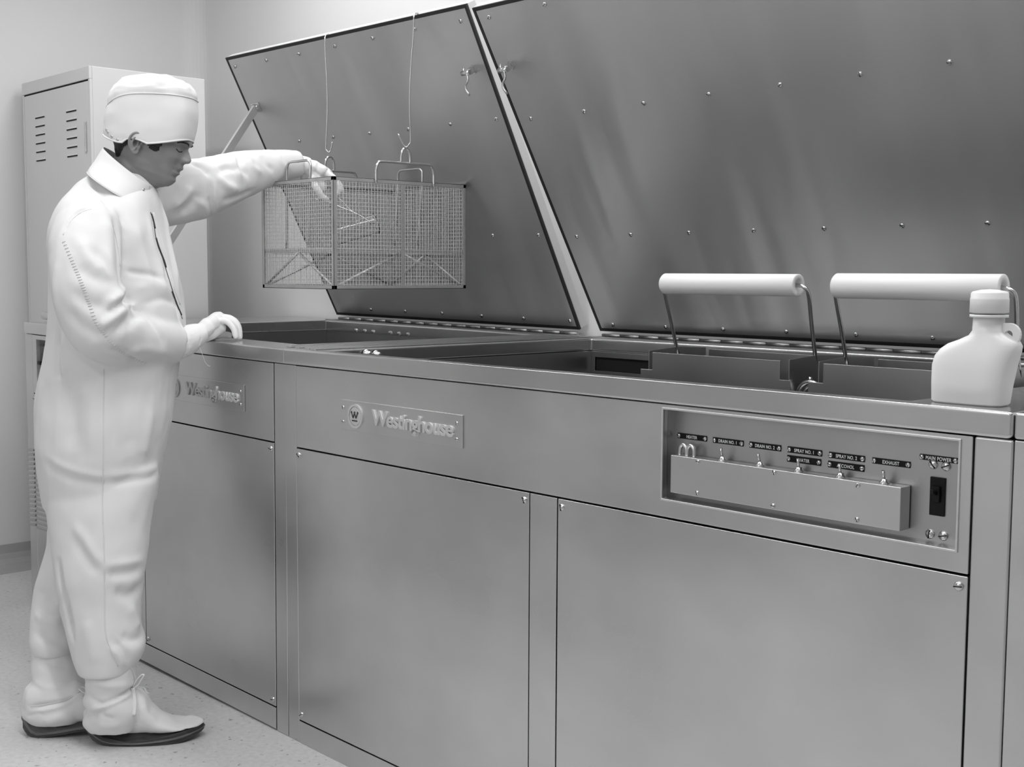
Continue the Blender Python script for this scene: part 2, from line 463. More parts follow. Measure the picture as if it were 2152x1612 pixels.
# toggles standing on the cover's top
for (bx_, by_, tx_, ty_) in [(1519, 965, 1515, 942), (1598, 976, 1593, 953), (1679, 988, 1677, 964), (1767, 1000, 1764, 975), (1859, 1014, 1856, 989)]:
    a = on(bx_, by_, 'y', .015); b = on(tx_, ty_, 'y', .011); a.z = .8705
    m = MB(); m.lathe([(.0085, 0), (.0085, .002), (.005, .004), (.005, .007), (0, .007)], a, (0, 0, 1), n=12)
    m.tube([a+Vector((0, 0, .004)), a.lerp(b, .6), b], [.0016, .0021, .0028], 8)
    m.build('toggle_switch', BRIGHT, cp)
# heater lamp hood: two leaning loops at the left end
m = MB()
for dx in (0, .017):
    c = Vector((1.275+dx, .014, .8705))
    m.tube(catmull([c+Vector((-.006, 0, 0)), c+Vector((-.004, 0, .014)), c+Vector((.002, 0, .019)), c+Vector((.009, 0, .013)), c+Vector((.010, 0, 0))], 5), .0035, 8)
m.build('heater_knob', STEEL, cp)
# main breaker
a = on(1957, 1001, 'y', YB); b = on(1985.5, 1086, 'y', YB)
MB().box(a.x, b.x, YB-.003, YB, b.z, a.z).build('breaker_plate', BLACK, cp, bevel=.0006)
zc = (a.z+b.z)/2+.004
m = MB(); m.box(a.x+.006, b.x-.006, YB-.008, YB-.003, zc-.012, zc+.012)
m.obox((a.x+.009, YB-.008, zc-.001), (b.x-a.x-.018, 0, 0), (0, -.012, .004), (0, 0, .006))
m.build('breaker_switch', BLACK, cp, bevel=.0012)

# two little fittings on the inner left wall of the main tank
for p in [(770, 743), (790, 745)]:
    q = on(*p, 'x', .126)
    m = MB(); m.lathe([(.011, 0), (.011, .006), (.007, .008), (.007, .016), (.004, .018), (0, .018)], q, (1, 0, 0), n=12)
    m.build('tank_fitting', BRIGHT, U1)

# --- left unit, x -1.66 .. 0
U2 = thing('cleaning_bench', 'stainless steel bench the man leans on, with one open sink under the hanging basket', 'bench', (0, 0, 0), 'stainless steel benches standing in a row')
XL = -1.665
op2 = (-1.275, -.098, .118, .985)
MB().ring((XL, -.0025, -.004, 1.065), op2, .962, HZ).build('top_rim', RIMST, U2, bevel=.005, seg=4)
m = MB(); m.box(-.045, -.028, .03, 1.06, HZ, HZ+.003); m.box(-.083, -.072, .06, 1.0, HZ, HZ+.003); m.build('deck_strip', STEEL, U2, bevel=.001)
tank(U2, op2[0]-.006, op2[1]+.006, op2[2]-.006, op2[3]+.006, .962, .60)
MB().box(-.0565, -.003, 0, .05, 0, .9605).build('frame_post', STEEL, U2, bevel=.002)
MB().box(XL, -1.603, 0, .05, .0, .9605).build('frame_post', STEEL, U2, bevel=.002)
QX0, QX1, QZ0, QZ1 = -1.563, -1.20, .795, .945
MB().ring((-1.60, -.0590, .759, .9595), (QX0, QX1, QZ0, QZ1), 0, 1, lambda a, b, c: (a, -.001+c*.013, b)).build('upper_panel', STEEL, U2, bevel=.0015)
lower_panel(U2, -.7855, -.0590, .0640, .7555, corners=('tr', 'bl', 'br'))
lower_panel(U2, -1.60, -.868, .0640, .7555, corners=('tl',))
MB().box(-.865, -.7885, -.001, .012, .064, .7555).build('centre_mullion', STEEL, U2, bevel=.001)
MB().box(-1.60, -.0590, -.001, .012, 0.004, .0608).build('kick_plate', STEEL, U2, bevel=.001)
m = MB(); m.box(-1.60, -.058, .036, .042, .0, .955); m.box(XL, XL+.006, .05, 1.06, 0, .96); m.box(-.012, -.003, .05, 1.06, 0, .96); m.box(XL, -.003, 1.05, 1.062, 0, .96)
m.build('carcass', DARKLINE, U2)
nameplate(U2, -.6335, -.1970, .8225, .8940, -.001)
cq = MB(); cq.box(QX0-.003, QX1+.003, YB, YB+.004, QZ0-.003, QZ1+.003)
cq.box(QX0-.004, QX0, .010, YB, QZ0-.004, QZ1+.004); cq.box(QX1, QX1+.004, .010, YB, QZ0-.004, QZ1+.004)
cq.box(QX0, QX1, .010, YB, QZ0-.004, QZ0); cq.box(QX0, QX1, .010, YB, QZ1, QZ1+.004)
cq = cq.build('control_panel', PANELST, U2)
MB().ring((QX0-.004, QX1+.004, QZ0-.004, QZ1+.004), (QX0, QX1, QZ0, QZ1), 0, 1, lambda a, b, c: (a, -.0035+c*.006, b)).build('recess_lip', BRIGHTER, cq, bevel=.0012)
a = on(90, 729, 'y', YB); b = on(107, 735, 'y', YB)
MB().box(a.x, b.x, YB-.0015, YB, a.z-.011, a.z).build('legend_plate', BLACK, cq)
for f in (.06, .94): screw(Vector((a.x+(b.x-a.x)*f, YB-.0015, a.z-.0055)), (0, -1, 0), cq, SCREWS_)
for p in [(96, 737.5), (101, 738.5), (83, 799)]: screw(on(*p, 'y', YB), (0, -1, 0), cq, SCREWS_)
a = on(97, 748, 'y', YB); b = on(103, 790, 'y', YB)
m = MB(); m.box(a.x, b.x, YB-.003, YB, b.z, a.z); zc = on(97, 768, 'y', YB).z
m.box(a.x+.004, b.x-.004, YB-.03, YB-.003, zc-.008, zc+.004); m.build('breaker_plate', BLACK, cq)
# tilted slats shaped to imitate striped reflections in the steel, low at left end
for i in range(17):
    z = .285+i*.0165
    MB().obox((XL+.004, -.0042, z), (.054, 0, .006), (0, .004, .005), (0, 0, .0045)).build('slat', TANK, U2)
    MB().obox((-1.599, -.0042, z), (.11, 0, .004), (0, .004, .005), (0, 0, .0045)).build('slat', TANK, U2)
# bolts in the back wall of the sink: two groups of three
for p in [(747.5, 698.5), (765.5, 699.5), (783, 701), (819.5, 703), (837.5, 704.5), (856.5, 706)]:
    q = on(*p, 'y', .989)
    m = MB(); m.lathe([(.010, 0), (.010, .003), (.0065, .003), (.0065, .008), (0, .009)], q, (0, -1, 0), n=8, smooth=False)
    m.build('bolt', BRIGHT, U2)
# levelling foot
m = MB(); m.lathe([(.016, 0), (.016, .006), (.007, .008), (.007, .012)], (-1.652, .02, -.0135), (0, 0, 1), n=12); m.build('levelling_foot', RUBBER, U2)

# --- right unit, only its edge shows
U3 = thing('cleaning_bench', 'stainless steel bench cut off by the right edge of the photo', 'bench', (0, 0, 0), 'stainless steel benches standing in a row')
X3 = L+.0012
MB().box(X3, X3+.75, -.003, 1.065, .962, HZ).build('top_rim', STEEL, U3, bevel=.004, seg=3)
m = MB(); m.box(X3, X3+.75, 0, 1.06, 0, .9605); m.build('cabinet_body', STEEL, U3, bevel=.002)

# ------------------------------------------------------------------ lids
def lid(root, x0, x1, th, length, name, scr, zoff, latch_px, hy=1.05):
    t = math.radians(th)
    v = Vector((0, -math.cos(t), math.sin(t))); n = Vector((0, -math.sin(t), -math.cos(t)))
    H = Vector((0, hy, HZ+.004))
    f = lambda a, b, c: tuple(H + Vector((a, 0, 0)) + v*b + n*c)
    s0 = .016
    m = MB(); m.obox(f(x0, s0, -.036), (x1-x0, 0, 0), v*(length-s0), n*.030)
    lo = m.build(name, LIDEDGE, root, bevel=.002)
    g = MB().ring((x0+.001, x1-.001, s0+.001, length-.001), (x0+.010, x1-.010, s0+.010, length-.010), -.006, .001, f).build('gasket', RUBBER, lo)
    ip = MB().obox(f(x0+.0105, s0+.0105, -.006), (x1-x0-.021, 0, 0), v*(length-s0-.021), n*.006).build('inner_panel', LIDST, lo, bevel=.001)
    for p in scr:
        P = onp(*p, H, n)
        screw(P, n, lo, SCREW)
    # piano hinge and its leaf
    m = MB()
    for i in range(int((x1-x0)/.075)):
        xa = x0+i*.075
        m.tube([(xa+.001, hy+.002, HZ+.006), (min(xa+.074, x1), hy+.002, HZ+.006)], .005, 8)
    m.box(x0, x1, hy-.026, hy-.004, HZ, HZ+.002)
    m.box(x0, x1, hy-.060, hy-.050, HZ, HZ+.004)
    m.build('piano_hinge', TANK, root)
    m = MB(); m.box(x0, x1, hy-.048, hy-.012, HZ, HZ+.0025); m.build('hinge_seal', RUBBER, root)
    # latch: stud, collar, cross pin and dangling tongue
    P = onp(*latch_px, H, n)
    m = MB()
    m.lathe([(.013, 0), (.013, .008), (.010, .008), (.010, .022), (.007, .023), (.007, .036), (0, .037)], P, n, n=6, smooth=False)
    e = P+n*.030
    m.tube([e+Vector((-.022, 0, 0)), e+Vector((.012, 0, 0))], .0072, 8)
    m.tube([e+Vector((-.015, 0, .018)), e+Vector((-.015, 0, -.004))], .0025, 6)
    m.tube(catmull([e+Vector((0, 0, -.004)), e+Vector((.003, 0, -.022)), e+Vector((-.004, -.002, -.036)), e+Vector((-.002, 0, -.050)), e+Vector((.006, .004, -.062))], 4), .0034, 6, flat=2.4)
    m.build('latch', BRIGHT, lo)
    return lo, f, H, v, n
LIDEDGE = mat('lid_edge_steel', .60, .5, .45, var=.03, vscale=(3, 3, 3))
scrL = [(490, 147), (555, 133), (623, 119), (698, 101.5), (777, 84), (865, 64), (961, 46),
        (625, 302), (696, 293), (772, 284), (853, 274), (941, 263), (1037, 251), (1031, 496), (1127, 494),
        (777, 655), (849, 658), (926, 661), (1009, 666), (1097, 670), (1194, 674)]
def wavy(m_, sc, dist, st=1.0):
    nt = m_.node_tree; b = nt.nodes['Principled BSDF']; prev = b.inputs['Normal'].links[0].from_node
    tc = nt.nodes.new('ShaderNodeTexCoord'); mp = nt.nodes.new('ShaderNodeMapping'); mp.inputs['Scale'].default_value = sc
    n = nt.nodes.new('ShaderNodeTexNoise'); n.inputs['Scale'].default_value = 1; n.inputs['Detail'].default_value = 1.5
    bp = nt.nodes.new('ShaderNodeBump'); bp.inputs['Strength'].default_value = st; bp.inputs['Distance'].default_value = dist
    nt.links.new(tc.outputs['Object'], mp.inputs[0]); nt.links.new(mp.outputs[0], n.inputs['Vector']); nt.links.new(n.outputs[0], bp.inputs['Height'])
    nt.links.new(bp.outputs[0], prev.inputs['Normal'])
wavy(LIDST, (7, .7, .7), .012); wavy(STEEL, (3.5, 2, 1.6), .006)
lidL = lid(U2, -1.288, .006, 62.8, 1.034, 'lid', scrL, 0, (990, 146))
scrR = [(1028, 36), (1145, 9), (1115.6, 249), (1228, 234), (1353, 217), (1490, 198), (1640, 178), (1808, 155.5), (1996, 130.5),
        (1212.4, 497), (1326, 493), (1448, 489), (1584, 484), (1732, 480), (1896, 474), (2076, 469),
        (1288, 682), (1399, 687), (1520, 692), (1653, 697), (1799, 703), (1960, 710)]
lidR = lid(U1, .098, 1.80, 59.8, 1.030, 'lid', scrR, 0, (1075, 137))
# prop strut of the left lid
P0 = on(535, 232, 'x', -1.225)
P1 = on(370, 490, 'x', -1.300); d = (P1-P0); P2 = P0 + d*((1.0-P0.z)/d.z)
w = Vector((0, -1, 0)).cross(d).cross(d).normalized()
m = MB(); m.obox(P0-w*.013+Vector((-.002, 0, 0)), P2-P0, w*.026, Vector((.005, 0, 0)))
m.obox(P0-w*.013+Vector((-.012, 0, 0)), P2-P0, w*.003, Vector((.010, 0, 0)))
m.build('lid_strut', LIDEDGE, U2, bevel=.0008)
m = MB(); q = P0 - lidL[4]*0
m.tube([P0-Vector((.012, 0, 0)), P0+Vector((.014, 0, 0))], .008, 10)
dist = (P0-lidL[2]).dot(lidL[4])
m.obox(P0+Vector((-.012, 0, 0))-lidL[3]*.012-lidL[4]*dist, (.004, 0, 0), lidL[3]*.024, lidL[4]*(dist+.01))
m.obox(P0+Vector((-.024, 0, 0))-lidL[3]*.016-lidL[4]*dist, (.05, 0, 0), lidL[3]*.032, lidL[4]*.004)
m.build('strut_bracket', BRIGHT, U2)
# the left unit stands a hair higher at its left end
U2.rotation_euler = (0, .0078, 0)

# ------------------------------------------------------------------ trays with roller handles
def tray(name, label, x0, x1, yf, yc, z1, fz=1.0):
    T = thing(name, label, 'tray', (0, 0, 0), 'roller-handled trays in the bench')
    yb = 2*yc-yf; zb = z1-.20; t = .0025
    zn = z1-.0385   # notch floor
    m = MB()
    # front plate with stepped corners
    nx = .012; step = .022
    def plate(y, d):
        pts = [(x0-.022, zb), (x1+.003, zb), (x1+.003, zn), (x1-.022, zn), (x1-.022, z1), (x0+nx, z1), (x0+nx, zn), (x0-.022, zn), ]
        m.prism([(a, y, b) for a, b in pts], (0, d, 0))
    plate(yf, t); m.build('front_plate', TANK, T, bevel=.0008, seg=1)
    m = MB(); plate(yb-t, t); m.build('back_plate', TANK, T, bevel=.0008, seg=1)
    # gabled end plates, rising to the bail
    for xx, nm in ((x0, 'end_plate'), (x1-t, 'end_plate')):
        e = MB(); e.prism([(xx, yf+.001, zb), (xx, yf+.001, z1+.003), (xx, yc-.008, z1+.008), (xx, yc+.008, z1+.008), (xx, yb-.001, z1+.003), (xx, yb-.001, zb)], (t, 0, 0))
        e.build(nm, TANK, T, bevel=.0005, seg=1)
    i = MB(); i.box(x0+t, x1-t, yf+.003, yb-.003, zb, zb+.003); i.build('tray_floor', TANK, T)
    # bail
    top = Vector((0, yc-.06, z1+.151)); r = .0042
    a0 = Vector((x0+.002, yc, z1-.01)); a1 = Vector((x1-.004, yc, z1-.01))
    b0 = Vector((x0+.006, top.y, top.z)); b1 = Vector((x1+.010, top.y, top.z))
    m = MB()
    up_ = (b0-a0).normalized()
    m.tube(catmull([a0, a0.lerp(b0, .5), b0-up_*.012, b0+Vector((.010, 0, -.001)), b0+Vector((.03, 0, 0))], 5), r, 8)
    m.build('bail_rod', BRIGHT, T); m = MB()
    m.tube(catmull([a1, a1.lerp(b1, .5), b1-up_*.022, b1+Vector((-.006, 0, -.004)), b1+Vector((-.022, 0, 0)), b1+Vector((-.04, 0, 0))], 5), r, 8)
    m.build('bail_rod', BRIGHT, T)
    R_ = .0228*fz
    h = MB(); L0 = b0+Vector((.004, 0, 0)); LL = (b1.x-.020)-L0.x
    h.lathe([(.006, .0), (.006, .004), (R_*.86, 0), (R_, .004), (R_, LL-.001), (R_*.93, LL), (.012, LL), (.009, LL-.012), (.003, LL-.012)], L0, (1, 0, 0), n=40)
    h.build('roller_handle', PLAST, T)
    reloc(T, (x0, yf, zb))
    return T
tray('immersion_tray', 'steel tray with a white roller handle, left one of the two in the bench', .853, 1.2265, .40, .50, 1.0175)
tray('immersion_tray', 'steel tray with a white roller handle, right one, behind the white bottle', 1.2935, 1.6560, .40, .50, 1.0175, 1.08)
# hose coupling in the tank between the trays
c = on(1702, 832, 'y', .425)
m = MB(); m.tube([c+Vector((.028*math.cos(a), 0, .028*math.sin(a))) for a in [2*PI*i/24 for i in range(24)]], .005, 8, closed=True)
m.tube([c+Vector((.019*math.cos(a), .004, .019*math.sin(a))) for a in [2*PI*i/24 for i in range(24)]], .003, 8, closed=True)
m.tube([c+Vector((0, 0, .028)), c+Vector((0, 0, .038))], .004, 6)
m.build('pipe_ring', BRIGHT, U1)

# ------------------------------------------------------------------ basket
B = thing('wire_basket', 'rectangular steel wire mesh basket hanging from two wire hooks over the sink', 'basket', (0, 0, 0))
bx0, bx1, by0, by1, bz0, bz1 = -.633, -.255, .326, .814, 1.142, 1.458
w = .011
FR = mat('frame_steel', .50, .45, .6, var=.05, vscale=(30, 30, 30))
def bar(ax, *a):
    return MB().box(*a).build('frame_bar', FR, B, bevel=.001, seg=1)
th_ = .0022
def angle(p0, p1, s1, s2):
    """angle iron from p0 to p1 with flanges along s1 and s2"""
    p0, p1, s1, s2 = map(Vector, (p0, p1, s1, s2)); m = MB()
    m.obox(p0, p1-p0, s1.normalized()*w, s2.normalized()*th_); m.obox(p0, p1-p0, s2.normalized()*w, s1.normalized()*th_)
    return m.build('frame_bar', FR, B, bevel=.0006, seg=1)
for xx, sx in ((bx0, 1), (bx1, -1)):
    for yy, sy in ((by0, 1), (by1, -1)): angle((xx, yy, bz0), (xx, yy, bz1), (sx, 0, 0), (0, sy, 0))
    for zz, sz in ((bz0, 1), (bz1, -1)): angle((xx, by0, zz), (xx, by1, zz), (sx, 0, 0), (0, 0, sz))
for yy, sy in ((by0, 1), (by1, -1)):
    for zz, sz in ((bz0, 1), (bz1, -1)): angle((bx0, yy, zz), (bx1, yy, zz), (0, sy, 0), (0, 0, sz))
for xx, s in ((bx0+.001, 1), (bx1-.001, -1)):
    MB().box(min(xx, xx+s*th_), max(xx, xx+s*th_), .5655, .5765, bz0, bz1).build('frame_bar', FR, B)
# inner shelf frame and braces
zsh = 1.2475
for a in [(bx0+.004, bx1-.004, by0+.004, by0+.016), (bx0+.004, bx1-.004, by1-.016, by1-.004), (bx0+.004, bx0+.016, by0+.016, by1-.016), (bx1-.016, bx1-.004, by0+.016, by1-.016)]:
    MB().box(a[0], a[1], a[2], a[3], zsh, zsh+.012).build('shelf_bar', FR, B)
for yy in (by0+.006, by1-.008):
    for (xa, xb) in ((bx0+.01, (bx0+bx1)/2), (bx1-.01, (bx0+bx1)/2)):
        MB().tube([(xa, yy, bz0+.008), (xb, yy, zsh)], .004, 6).build('brace', FR, B)
for xx in (bx0+.006, bx1-.008):
    for (ya, yb2) in ((by0+.012, .571), (by1-.012, .571)):
        MB().tube([(xx, ya, bz0+.008), (xx, yb2, zsh)], .004, 6).build('brace', FR, B)
# woven mesh, one object per face
def mesh_face(o, u, v, nu, nv, amp, nrm, name='wire_mesh'):
    o, u, v, nrm = map(Vector, (o, u, v, nrm)); nrm = nrm.normalized(); m = MB(); r = .0008
    for i in range(nu+1):
        s = 1 if i % 2 else -1
        P = [o+u*(i/nu)+v*(j/(nv))+nrm*(amp*s*(1 if j % 2 else -1)) for j in range(nv+1)]
        m.tube(P, r, 4, caps=False)
    for j in range(nv+1):
        s = -1 if j % 2 else 1
        P = [o+v*(j/nv)+u*(i/(nu))+nrm*(amp*s*(1 if i % 2 else -1)) for i in range(nu+1)]
        m.tube(P, r, 4, caps=False)
    ob = m.build(name, WIRE, B, recalc=False); ob['kind'] = 'stuff'
    return ob
g = .0112; e_ = .003
nx_, ny_, nz_ = round((bx1-bx0)/g), round((by1-by0)/g), round((bz1-bz0)/g)
for xx, n_ in ((bx0+e_, -1), (bx1-e_, 1)): mesh_face((xx, by0+e_, bz0+e_), (0, by1-by0-2*e_, 0), (0, 0, bz1-bz0-2*e_), ny_, nz_, .0006, (1, 0, 0))
for yy in (by0+e_, by1-e_): mesh_face((bx0+e_, yy, bz0+e_), (bx1-bx0-2*e_, 0, 0), (0, 0, bz1-bz0-2*e_), nx_, nz_, .0006, (0, 1, 0))
mesh_face((bx0+e_, by0+e_, bz0+e_), (bx1-bx0-2*e_, 0, 0), (0, by1-by0-2*e_, 0), nx_, ny_, .0006, (0, 0, 1))
# handles
def handle(pts, r=.0042, parent=B): 
    return MB().tube(catmull(pts, 4), r, 8).build('handle', BRIGHT, parent)
def bow(ax, c, lo, hi, z0, z1, rad=.022, off=0):
    """squared handle: ax the running axis"""
    f = (lambda t, z: Vector((c, t, z))) if ax == 'y' else (lambda t, z: Vector((t, c, z)))
    k = rad*.3
    return [f(lo, z0), f(lo, z0+(z1-z0)*.45), f(lo+.001, z1-rad), f(lo+k, z1-k), f(lo+rad, z1), f((lo+hi)/2, z1), f(hi-rad, z1), f(hi-k, z1-k), f(hi-.001, z1-rad), f(hi, z0+(z1-z0)*.45), f(hi, z0)]
handle(bow('y', bx1+.006, .470, .682, bz1-.012, 1.508)); handle(bow('y', bx0-.006, .470, .682, bz1-.012, 1.508))
for c, z in ((bx1+.006, 1.508), (bx0-.006, 1.508)):
    P = [Vector((c, .560, z)), Vector((c, .561, z+.022)), Vector((c, .566, z+.037)), Vector((c, .577, z+.044)), Vector((c, .588, z+.037)), Vector((c, .593, z+.022)), Vector((c, .594, z))]
    MB().tube(catmull(P, 4), .0038, 8).build('lifting_loop', BRIGHT, B)
# rods of the inner rack with their hand loops, at the two ends
for yy, s in ((by0+.030, 1), (by1-.045, -1)):
    xm = -.475
    P = [Vector((xm-.075, yy+.004*s, zsh+.01)), Vector((xm-.065, yy, bz1-.02)), Vector((xm-.062, yy, 1.495)), Vector((xm-.055, yy, 1.510)), Vector((xm-.040, yy, 1.514)),
         Vector((xm, yy, 1.514)), Vector((xm+.040, yy, 1.514)), Vector((xm+.055, yy, 1.510)), Vector((xm+.062, yy, 1.495)), Vector((xm+.058, yy, bz1-.02)), Vector((xm+.040, yy+.004*s, zsh+.01))]
    MB().tube(catmull(P, 4), .0036, 8).build('rack_rod', BRIGHT, B)
reloc(B, (bx0, by0, bz0))

# hooks over the lid edge
def hook(label, xx, pts, g='wire hooks over the lid edge'):
    D0 = (Vector((xx, .5655, 1.55))-CAMLOC).dot(FWD); T0 = on(pts[3][0], pts[3][1], 'y', .5655); D1 = (T0-CAMLOC).dot(FWD)
    ya, yb = pts[3][1], 310
    P = [atd(a, b, D1+(D0-D1)*min(1, max(0, (b-ya)/(yb-ya))) + (.012*(3-i) if i < 3 else 0)) for i, (a, b) in enumerate(pts)]
    o = MB().tube(catmull(P, 5), .0022, 8).build('wire_hook', BRIGHT)
    return tag(o, label, 'hook', 'wire hooks over the lid edge')
hook('thin bent wire hook on the lid edge, left of two, nearer the man', bx0-.006, [(697, 78), (693.5, 72.5), (688, 73), (683, 79), (683.5, 111), (687, 178), (688, 230), (685, 305), (686.5, 316), (692, 320), (696, 312), (698, 298)], None)
hook('thin bent wire hook on the lid edge, right one near the latch', bx1+.006, [(886, 36), (883, 30), (876, 28), (870, 34), (869, 67), (863, 149), (861, 223), (863, 292), (860, 303), (854, 309), (847, 303), (837, 281)], None)

# ------------------------------------------------------------------ locker
LX0, LX1, LY0, LY1, LZ = -2.332, -1.715, .286, .742, 1.925
LK = thing('locker', 'tall pale enamelled steel cabinet with louvred door behind the man', 'cabinet', (LX0, LY0, 0))
MB().box(0, LX1-LX0, .006, LY1-LY0, 0, LZ).build('cabinet_body', ENAMEL, LK, bevel=.003)
dr = MB().box(.016, LX1-LX0-.016, -.004, .004, .06, LZ-.052).build('door', ENAMEL, LK, bevel=.002)
MB().box(0, LX1-LX0, -.006, .006, LZ-.046, LZ).build('top_rail', ENAMEL, LK, bevel=.002)
MB().box(0, .013, -.004, .006, 0, LZ-.046).build('side_rail', ENAMEL, LK, bevel=.001)
MB().box(LX1-LX0-.013, LX1-LX0, -.004, .006, 0, LZ-.046).build('side_rail', ENAMEL, LK, bevel=.001)
MB().box(.012, LX1-LX0-.012, -.0015, .007, .05, LZ-.046).build('door_gap', VOID, LK)
MB().box(LX1-LX0-.045, LX1-LX0-.033, -.010, -.004, 1.62, 1.73).build('door_handle', BRIGHT, LK, bevel=.002)
for (pa, pb) in (((74.5, 247), (94, 244)), ((139.5, 234), (161, 231))):
    a = on(*pa, 'y', LY0-.004); b = on(*pb, 'y', LY0-.004)
    for i in range(6):
        z = a.z-LZ*0-i*.0327
        x0_, x1_ = a.x-LX0, b.x-LX0
        s = MB(); s.prism([(x0_, -.004, z-.002), (x0_, -.0075, z-.002), (x0_, -.006, z+.001), (x0_, -.004, z+.005)], (x1_-x0_, 0, 0))
        s.build('slat', ENAMEL, dr)
        MB().box(x0_+.002, x1_-.002, -.0062, -.0035, z-.0062, z-.0020).build('vent_slot', VOID, dr)

# small valve on the left deck behind the man's back
q = on(101, 672, 'y', .10)
V = thing('valve', 'small horizontal chrome valve on the bench left of the man', 'valve', q)
m = MB(); m.tube([(-.035, 0, .014), (.04, 0, .014)], [.014, .014], 12); m.build('valve_body', BRIGHT, V, bevel=.002)
m = MB(); m.tube([(.022, 0, .02), (.022, 0, .045)], .004, 8); m.box(.010, .034, -.004, .004, .04, .046); m.build('lever', BRIGHT, V)
m = MB(); m.tube([(0, 0, 0), (0, 0, .014)], .008, 8); m.build('stem', BRIGHT, V)

# ------------------------------------------------------------------ bottles
def bottle(label, P, ex, zs=1.0):
    """flat-sided wash bottle; P bottom left corner, ex its width direction"""
    T = thing('bottle', label, 'bottle', P, 'white plastic bottles on the bench')
    ex = Vector(ex).normalized(); ey = Vector((0, 0, 1)).cross(ex)
    rings = []
    # (z, left, right, half depth, squareness)
    sec = [(0, .004, .108, .022, 4), (.004, .0, .112, .027, 4), (.03, 0, .115, .030, 4), (.055, .0, .120, .030, 4), (.068, .003, .124, .029, 3.6),
           (.078, .010, .128, .027, 3.2), (.086, .021, .130, .025, 2.8), (.0925, .038, .127, .0235, 2.4), (.099, .052, .115, .0225, 2.1), (.106, .0575, .1035, .0215, 2), (.1285, .0585, .1025, .0215, 2)]
    for z, l, r, hd, p in sec:
        c = (l+r)/2; a = (r-l)/2; ring = []
        for i in range(40):
            t = 2*PI*i/40; cs, sn = math.cos(t), math.sin(t)
            ring.append(ex*(c+a*math.copysign(abs(cs)**(2/p), cs)) + ey*(.04+hd*math.copysign(abs(sn)**(2/p), sn)) + Vector((0, 0, z*zs)))
        rings.append(ring)
    m = MB(); m.loft(rings); bo = m.build('bottle_body', POLY, T, smooth=True)
    # carrying tab with a hole
    n = 24; hc = (.1125, .1015); hr = .0062
    outer = []
    for i in range(n):
        a = 2*PI*i/n
        x = hc[0]+.0170*math.cos(a); z = hc[1]+.0165*math.sin(a)
        if a > PI/2 and a < PI: x = hc[0]-.028*abs(math.cos(a)); z = hc[1]+.0165*max(math.sin(a), .98)
        if a > PI*1.0 and a < 1.5*PI: x = hc[0]-.028*abs(math.cos(a)); z = hc[1]-.0165
        outer.append((x, z))
    inner = [(hc[0]+hr*math.cos(2*PI*i/n), hc[1]+hr*math.sin(2*PI*i/n)) for i in range(n)]
    vs = []
    for y in (.037, .043):
        for r_ in (outer, inner): vs += [ex*a+ey*y+Vector((0, 0, b*zs)) for a, b in r_]
    fs = []
    for i in range(n):
        j = (i+1) % n
        fs += [(i, j, n+j, n+i), (2*n+i, 2*n+j, 3*n+j, 3*n+i), (i, j, 2*n+j, 2*n+i), (n+i, n+j, 3*n+j, 3*n+i)]
    m = MB(); m.poly(vs, fs); m.build('carrying_tab', POLY, T)
    c = ex*.0805+ey*.04
    m = MB(); z0 = .1290*zs
    m.lathe([(.021, -.004), (.0272, -.004), (.0272, 0), (.021, 0)], c+Vector((0, 0, z0)), n=32); m.build('neck_ring', POLY, T)
    m = MB()
    m.lathe([(.0215, .002), (.0275, .003), (.0272, .022), (.0272, .0235), (.0266, .0242), (.0264, .031), (.024, .0335), (.012, .0362), (0, .037)], c+Vector((0, 0, z0)), n=48)
    for i in range(36):
        a = 2*PI*i/36
        m.box(-.0004, .0004, -.0004, .0004, 0, 0.0001) if 0 else None
    m.build('screw_cap', PLAST, T)
    return T
Pb = on(1966, 853, 'z', HZ)
bottle('milky white plastic bottle with screw cap standing on the bench rim', (1.7325, .018, HZ), (1, .0, 0), 1.035)
bottle('white plastic bottle cut off by the right edge of the photo', (1.905, .13, HZ), (1, .0, 0), .9)

# ------------------------------------------------------------------ the man
FH = Vector((FWD.x, FWD.y, 0)).normalized(); RH = Vector((RT.x, RT.y, 0)).normalized(); ZU = Vector((0, 0, 1))
def sec(py, l, r, depth, lat, p=2.2, n=36, rot=0., cd=0.):
    """horizontal ring whose silhouette spans l..r at height py"""
    c = atd((l+r)/2, py, depth); h = (r-l)/2*depth/FPX
    out = []
    for i in range(n):
        t = 2*PI*i/n; cs, sn = math.cos(t), math.sin(t)
        out.append(c + RH*(h*math.copysign(abs(cs)**(2/p), cs)) + FH*(lat*math.copysign(abs(sn)**(2/p), sn) + cd))
    return out
def interp_rings(rows, k=4):
    """smooth the rows of a section table with catmull-rom"""
    out = []
    cols = list(zip(*rows)); n = len(rows)
    for i in range(n-1):
        for j in range(k):
            t = j/k; r = []
            for c in cols:
                p0 = c[i-1] if i else 2*c[i]-c[i+1]; p1 = c[i]; p2 = c[i+1]; p3 = c[i+2] if i < n-2 else 2*p2-p1
                r.append(.5*((2*p1)+(p2-p0)*t+(2*p0-5*p1+4*p2-p3)*t*t+(3*p1-p0-3*p2+p3)*t**3))
            out.append(r)
    out.append(list(rows[-1])); return out
def remeshed(mb, voxel, smooth=2, name='tmp'):
    o = mb.build(name, CLOTH)
    r = o.modifiers.new('r', 'REMESH'); r.mode = 'VOXEL'; r.voxel_size = voxel; r.adaptivity = 0
    if smooth:
        sm = o.modifiers.new('s', 'SMOOTH'); sm.factor = .5; sm.iterations = smooth
    bpy.context.view_layer.update()
    me = bpy.data.meshes.new_from_object(o.evaluated_get(bpy.context.evaluated_depsgraph_get()))
    old = o.data; bpy.data.objects.remove(o); bpy.data.meshes.remove(old)
    me.polygons.foreach_set('use_smooth', [True]*len(me.polygons))
    return me
